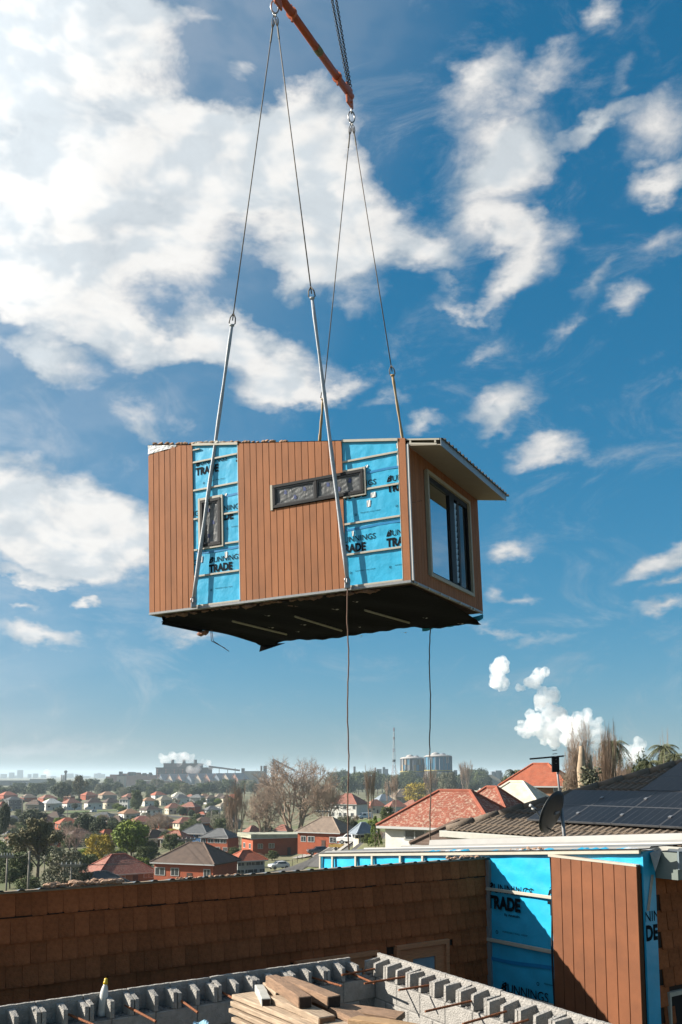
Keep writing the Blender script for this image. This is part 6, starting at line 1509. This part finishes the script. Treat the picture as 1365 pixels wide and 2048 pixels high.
# gas holders
def holder(x0, x1, yt, label, panels, D):
    t = ith('gas_holder', label, 'tank'); c_ = Vector(((X(x0, D) + X(x1, D)) / 2, D, 0)); R_ = (X(x1, D) - X(x0, D)) / 2
    zt_ = Z(yt, D); H_ = zt_ - GZ
    MB().lathe([(R_, GZ), (R_, GZ + H_ * .62)], c_, 40).build('lower_shell', mat('grey_plate', (.30, .31, .32), .8, .15, .1), t, True)
    nseg = 24
    for k in range(nseg):
        a, b = 2 * pi * k / nseg, 2 * pi * (k + 1) / nseg; mb = MB()
        for (z0, z1, idx) in ((GZ + H_ * .62, GZ + H_ * .82, 0), (GZ + H_ * .82, zt_, 1)):
            mm = panels(k, idx); q = MB()
            q.hexa([c_ + Vector(((R_ - 1) * cos(a), (R_ - 1) * sin(a), z0)), c_ + Vector(((R_ - 1) * cos(b), (R_ - 1) * sin(b), z0)), c_ + Vector((R_ * cos(b), R_ * sin(b), z0)), c_ + Vector((R_ * cos(a), R_ * sin(a), z0)), c_ + Vector(((R_ - 1) * cos(a), (R_ - 1) * sin(a), z1)), c_ + Vector(((R_ - 1) * cos(b), (R_ - 1) * sin(b), z1)), c_ + Vector((R_ * cos(b), R_ * sin(b), z1)), c_ + Vector((R_ * cos(a), R_ * sin(a), z1))])
            q.build('panel', mm, t)
    for k in range(20):
        a = 2 * pi * k / 20; MB().tube([c_ + Vector(((R_ + .6) * cos(a), (R_ + .6) * sin(a), GZ)), c_ + Vector(((R_ + .6) * cos(a), (R_ + .6) * sin(a), zt_ + 1))], .5, 4).build('column', m_igrey, t)
    MB().lathe([(R_ + 1, zt_), (R_ + 1, zt_ + 1.4), (R_ * .8, zt_ + 3.), (.5, zt_ + 4.5)], c_, 40).build('roof', m_iroof, t, True)
    MB().lathe([(R_ + 1.2, GZ + H_ * .60), (R_ + 1.2, GZ + H_ * .63)], c_, 40).build('walkway', mat('yellow_walkway', (.55, .45, .15), .7, .1), t)
    for dx, rr_ in ((-R_ * .2, R_ * .34), (R_ * .35, R_ * .24)): MB().ico(c_ + Vector((dx, 0, zt_ + 3.5)), (rr_, rr_, rr_ * .55), 2).build('dome', m_igrey if rr_ < R_ * .3 else m_iroof, t, True)
m_pb = mat('holder_blue', (.06, .26, .42), .7, .1); m_pt = mat('holder_tan', (.48, .33, .18), .8, .1); m_pd = mat('holder_dark', (.09, .085, .085), .8, .1)
holder(802, 848.5, 1518, 'round gas holder with patched brown and dark panels', lambda k, i: (m_pd, m_pt, MATS['grey_plate'], m_pb, m_pd)[(k * 2 + i) % 5] if 'grey_plate' in MATS else m_pd, 1500.)
holder(850.5, 904, 1514, 'round gas holder with wide blue panels and yellow walkway', lambda k, i: m_pb if i == 0 or k % 5 else m_iroof, 1480.)
t = ith('plant', 'thin stacks of a plant right of the gas holders')
for px in (909, 911.5, 914): MB().tube([(X(px), DI, GZ), (X(px), DI, Z(1540))], 1.5, 6).build('stack', m_igrey, t)
t = ith('plant', 'far plant frames behind the palm above the cream roof')
for (a, b, c) in ((984, 990, 1543), (992, 1004, 1541), (1000, 1006, 1545)): ibox(t, 'frame', a, b, c, None, m_igrey, DI, 20)
# hazy town skyline
rr = random.Random(5)
for k, (px, w, y) in enumerate(((6, 10, 1548), (22, 8, 1545), (39, 9, 1540), (58, 5, 1548), (70, 8, 1547), (86, 8, 1550), (138, 14, 1547), (152, 4, 1548), (191, 6, 1547), (198, 5, 1546), (205, 7, 1548), (30, 16, 1551), (100, 20, 1552), (170, 18, 1552))):
    D = 7600 + k * 60
    o = MB().box(X(px - w / 2, D), X(px + w / 2, D), D, D + 40, GZ, Z(y, D)).build('tower_block', mat('pale_far_concrete', (.45, .44, .43), .9, .1, .02)); tag(o, 'pale tower block far off on the hazy skyline', 'building', 'tower blocks on the far skyline')
# ================================================================ steam
m_steam = bpy.data.materials.new('steam'); m_steam.use_nodes = True; nt = m_steam.node_tree; nt.nodes.clear()
so_ = nt.nodes.new('ShaderNodeOutputMaterial'); pv = nt.nodes.new('ShaderNodeVolumePrincipled'); nt.links.new(pv.outputs[0], so_.inputs['Volume'])
pv.inputs['Color'].default_value = (1, 1, 1, 1); pv.inputs['Anisotropy'].default_value = .0
tc = nt.nodes.new('ShaderNodeTexCoord'); no = nt.nodes.new('ShaderNodeTexNoise'); no.inputs['Scale'].default_value = .07; no.inputs['Detail'].default_value = 5; nt.links.new(tc.outputs['Object'], no.inputs[0])
mr = nt.nodes.new('ShaderNodeMapRange'); mr.inputs[1].default_value = .36; mr.inputs[2].default_value = .70; mr.inputs[3].default_value = .006; mr.inputs[4].default_value = .065; nt.links.new(no.outputs[0], mr.inputs[0]); nt.links.new(mr.outputs[0], pv.inputs['Density'])
tex = bpy.data.textures.new('steam_billows', 'CLOUDS'); tex.noise_scale = 13; tex.noise_depth = 5
def plume(blobs, D, label, vox=2.2, disp=13.):
    mb = MB(); r = random.Random(len(blobs))
    c0 = Vector((X(blobs[0][0], D), D, Z(blobs[0][1], D)))
    for (px, py, rp) in blobs:
        R_ = rp * D / FPX * 1.2
        for k in range(5): v = Vector((r.gauss(0, 1), r.gauss(0, 1), r.gauss(0, 1))) * R_ * .38; mb.ico(Vector((X(px, D), D, Z(py, D))) + v - c0, R_ * r.uniform(.55, .85), 2)
    o = mb.build('steam_plume', m_steam, None, True); o.location = c0
    rm = o.modifiers.new('merge', 'REMESH'); rm.mode = 'VOXEL'; rm.voxel_size = vox
    dp_ = o.modifiers.new('billow', 'DISPLACE'); dp_.texture = tex; dp_.strength = disp; dp_.mid_level = .55; dp_.texture_coords = 'LOCAL'
    tag(o, label, 'steam', None, 'thing'); return o
DP = 2600.
plume([(1003, 1340, 18), (998, 1360, 14), (1008, 1375, 9), (990, 1365, 8)], DP, 'detached white steam puff left of the big plume')
plume([(1085, 1352, 15), (1065, 1365, 12), (1045, 1375, 8), (1098, 1390, 20), (1082, 1410, 16), (1110, 1425, 18), (1060, 1450, 14), (1045, 1455, 9), (1085, 1450, 20), (1110, 1465, 22), (1120, 1485, 15), (1095, 1475, 12)], DP, 'big billowing white steam column above the ridge on the right')
plume([(1140, 1445, 18), (1165, 1445, 16), (1178, 1430, 12), (1180, 1455, 18), (1200, 1470, 17), (1218, 1482, 14), (1140, 1470, 18), (1160, 1470, 17), (1232, 1492, 11), (1195, 1450, 12)], DP - 330, 'white steam drifting behind the tall bare poplars on the ridge')
plume([(1265, 1505, 12), (1280, 1498, 12), (1252, 1497, 9), (1295, 1508, 10), (1275, 1515, 14)], DP - 600, 'low white steam puff behind the palms')
plume([(325, 1515, 7), (333, 1518, 7), (343, 1511, 7), (350, 1517, 6), (362, 1514, 8), (372, 1513, 9), (382, 1515, 7), (330, 1524, 6), (358, 1523, 6)], DI - 10, 'white steam drifting over the three stacks of the hall', 2.4, 4.)
plume([(378, 1540, 7), (388, 1539, 7), (396, 1538, 6), (384, 1544, 5)], DI - 15, 'white steam puff in front of the tall hall', 2.4, 4.)
plume([(418, 1528, 6), (422, 1534, 5), (403, 1527, 5), (413, 1525, 4)], DI - 12, 'white steam puff at the right end of the tall hall', 2.4, 4.)
plume([(95, 1544, 5), (97, 1552, 5), (101, 1560, 5), (103, 1567, 6), (98, 1570, 5)], DI - 40, 'thin white steam column left of the round headed water tower', 2.4, 4.)
# ================================================================ haze
hz = MB().box(-23000, 23000, -23000, 23000, -29, 92).build('haze', None); tag(hz, kind='stuff')
mh = bpy.data.materials.new('haze_air'); mh.use_nodes = True; nt = mh.node_tree; nt.nodes.clear()
o_ = nt.nodes.new('ShaderNodeOutputMaterial'); v_ = nt.nodes.new('ShaderNodeVolumePrincipled'); nt.links.new(v_.outputs[0], o_.inputs['Volume'])
v_.inputs['Color'].default_value = (.60, .74, .85, 1); v_.inputs['Density'].default_value = HAZE; v_.inputs['Anisotropy'].default_value = .2
hz.data.materials.append(mh)
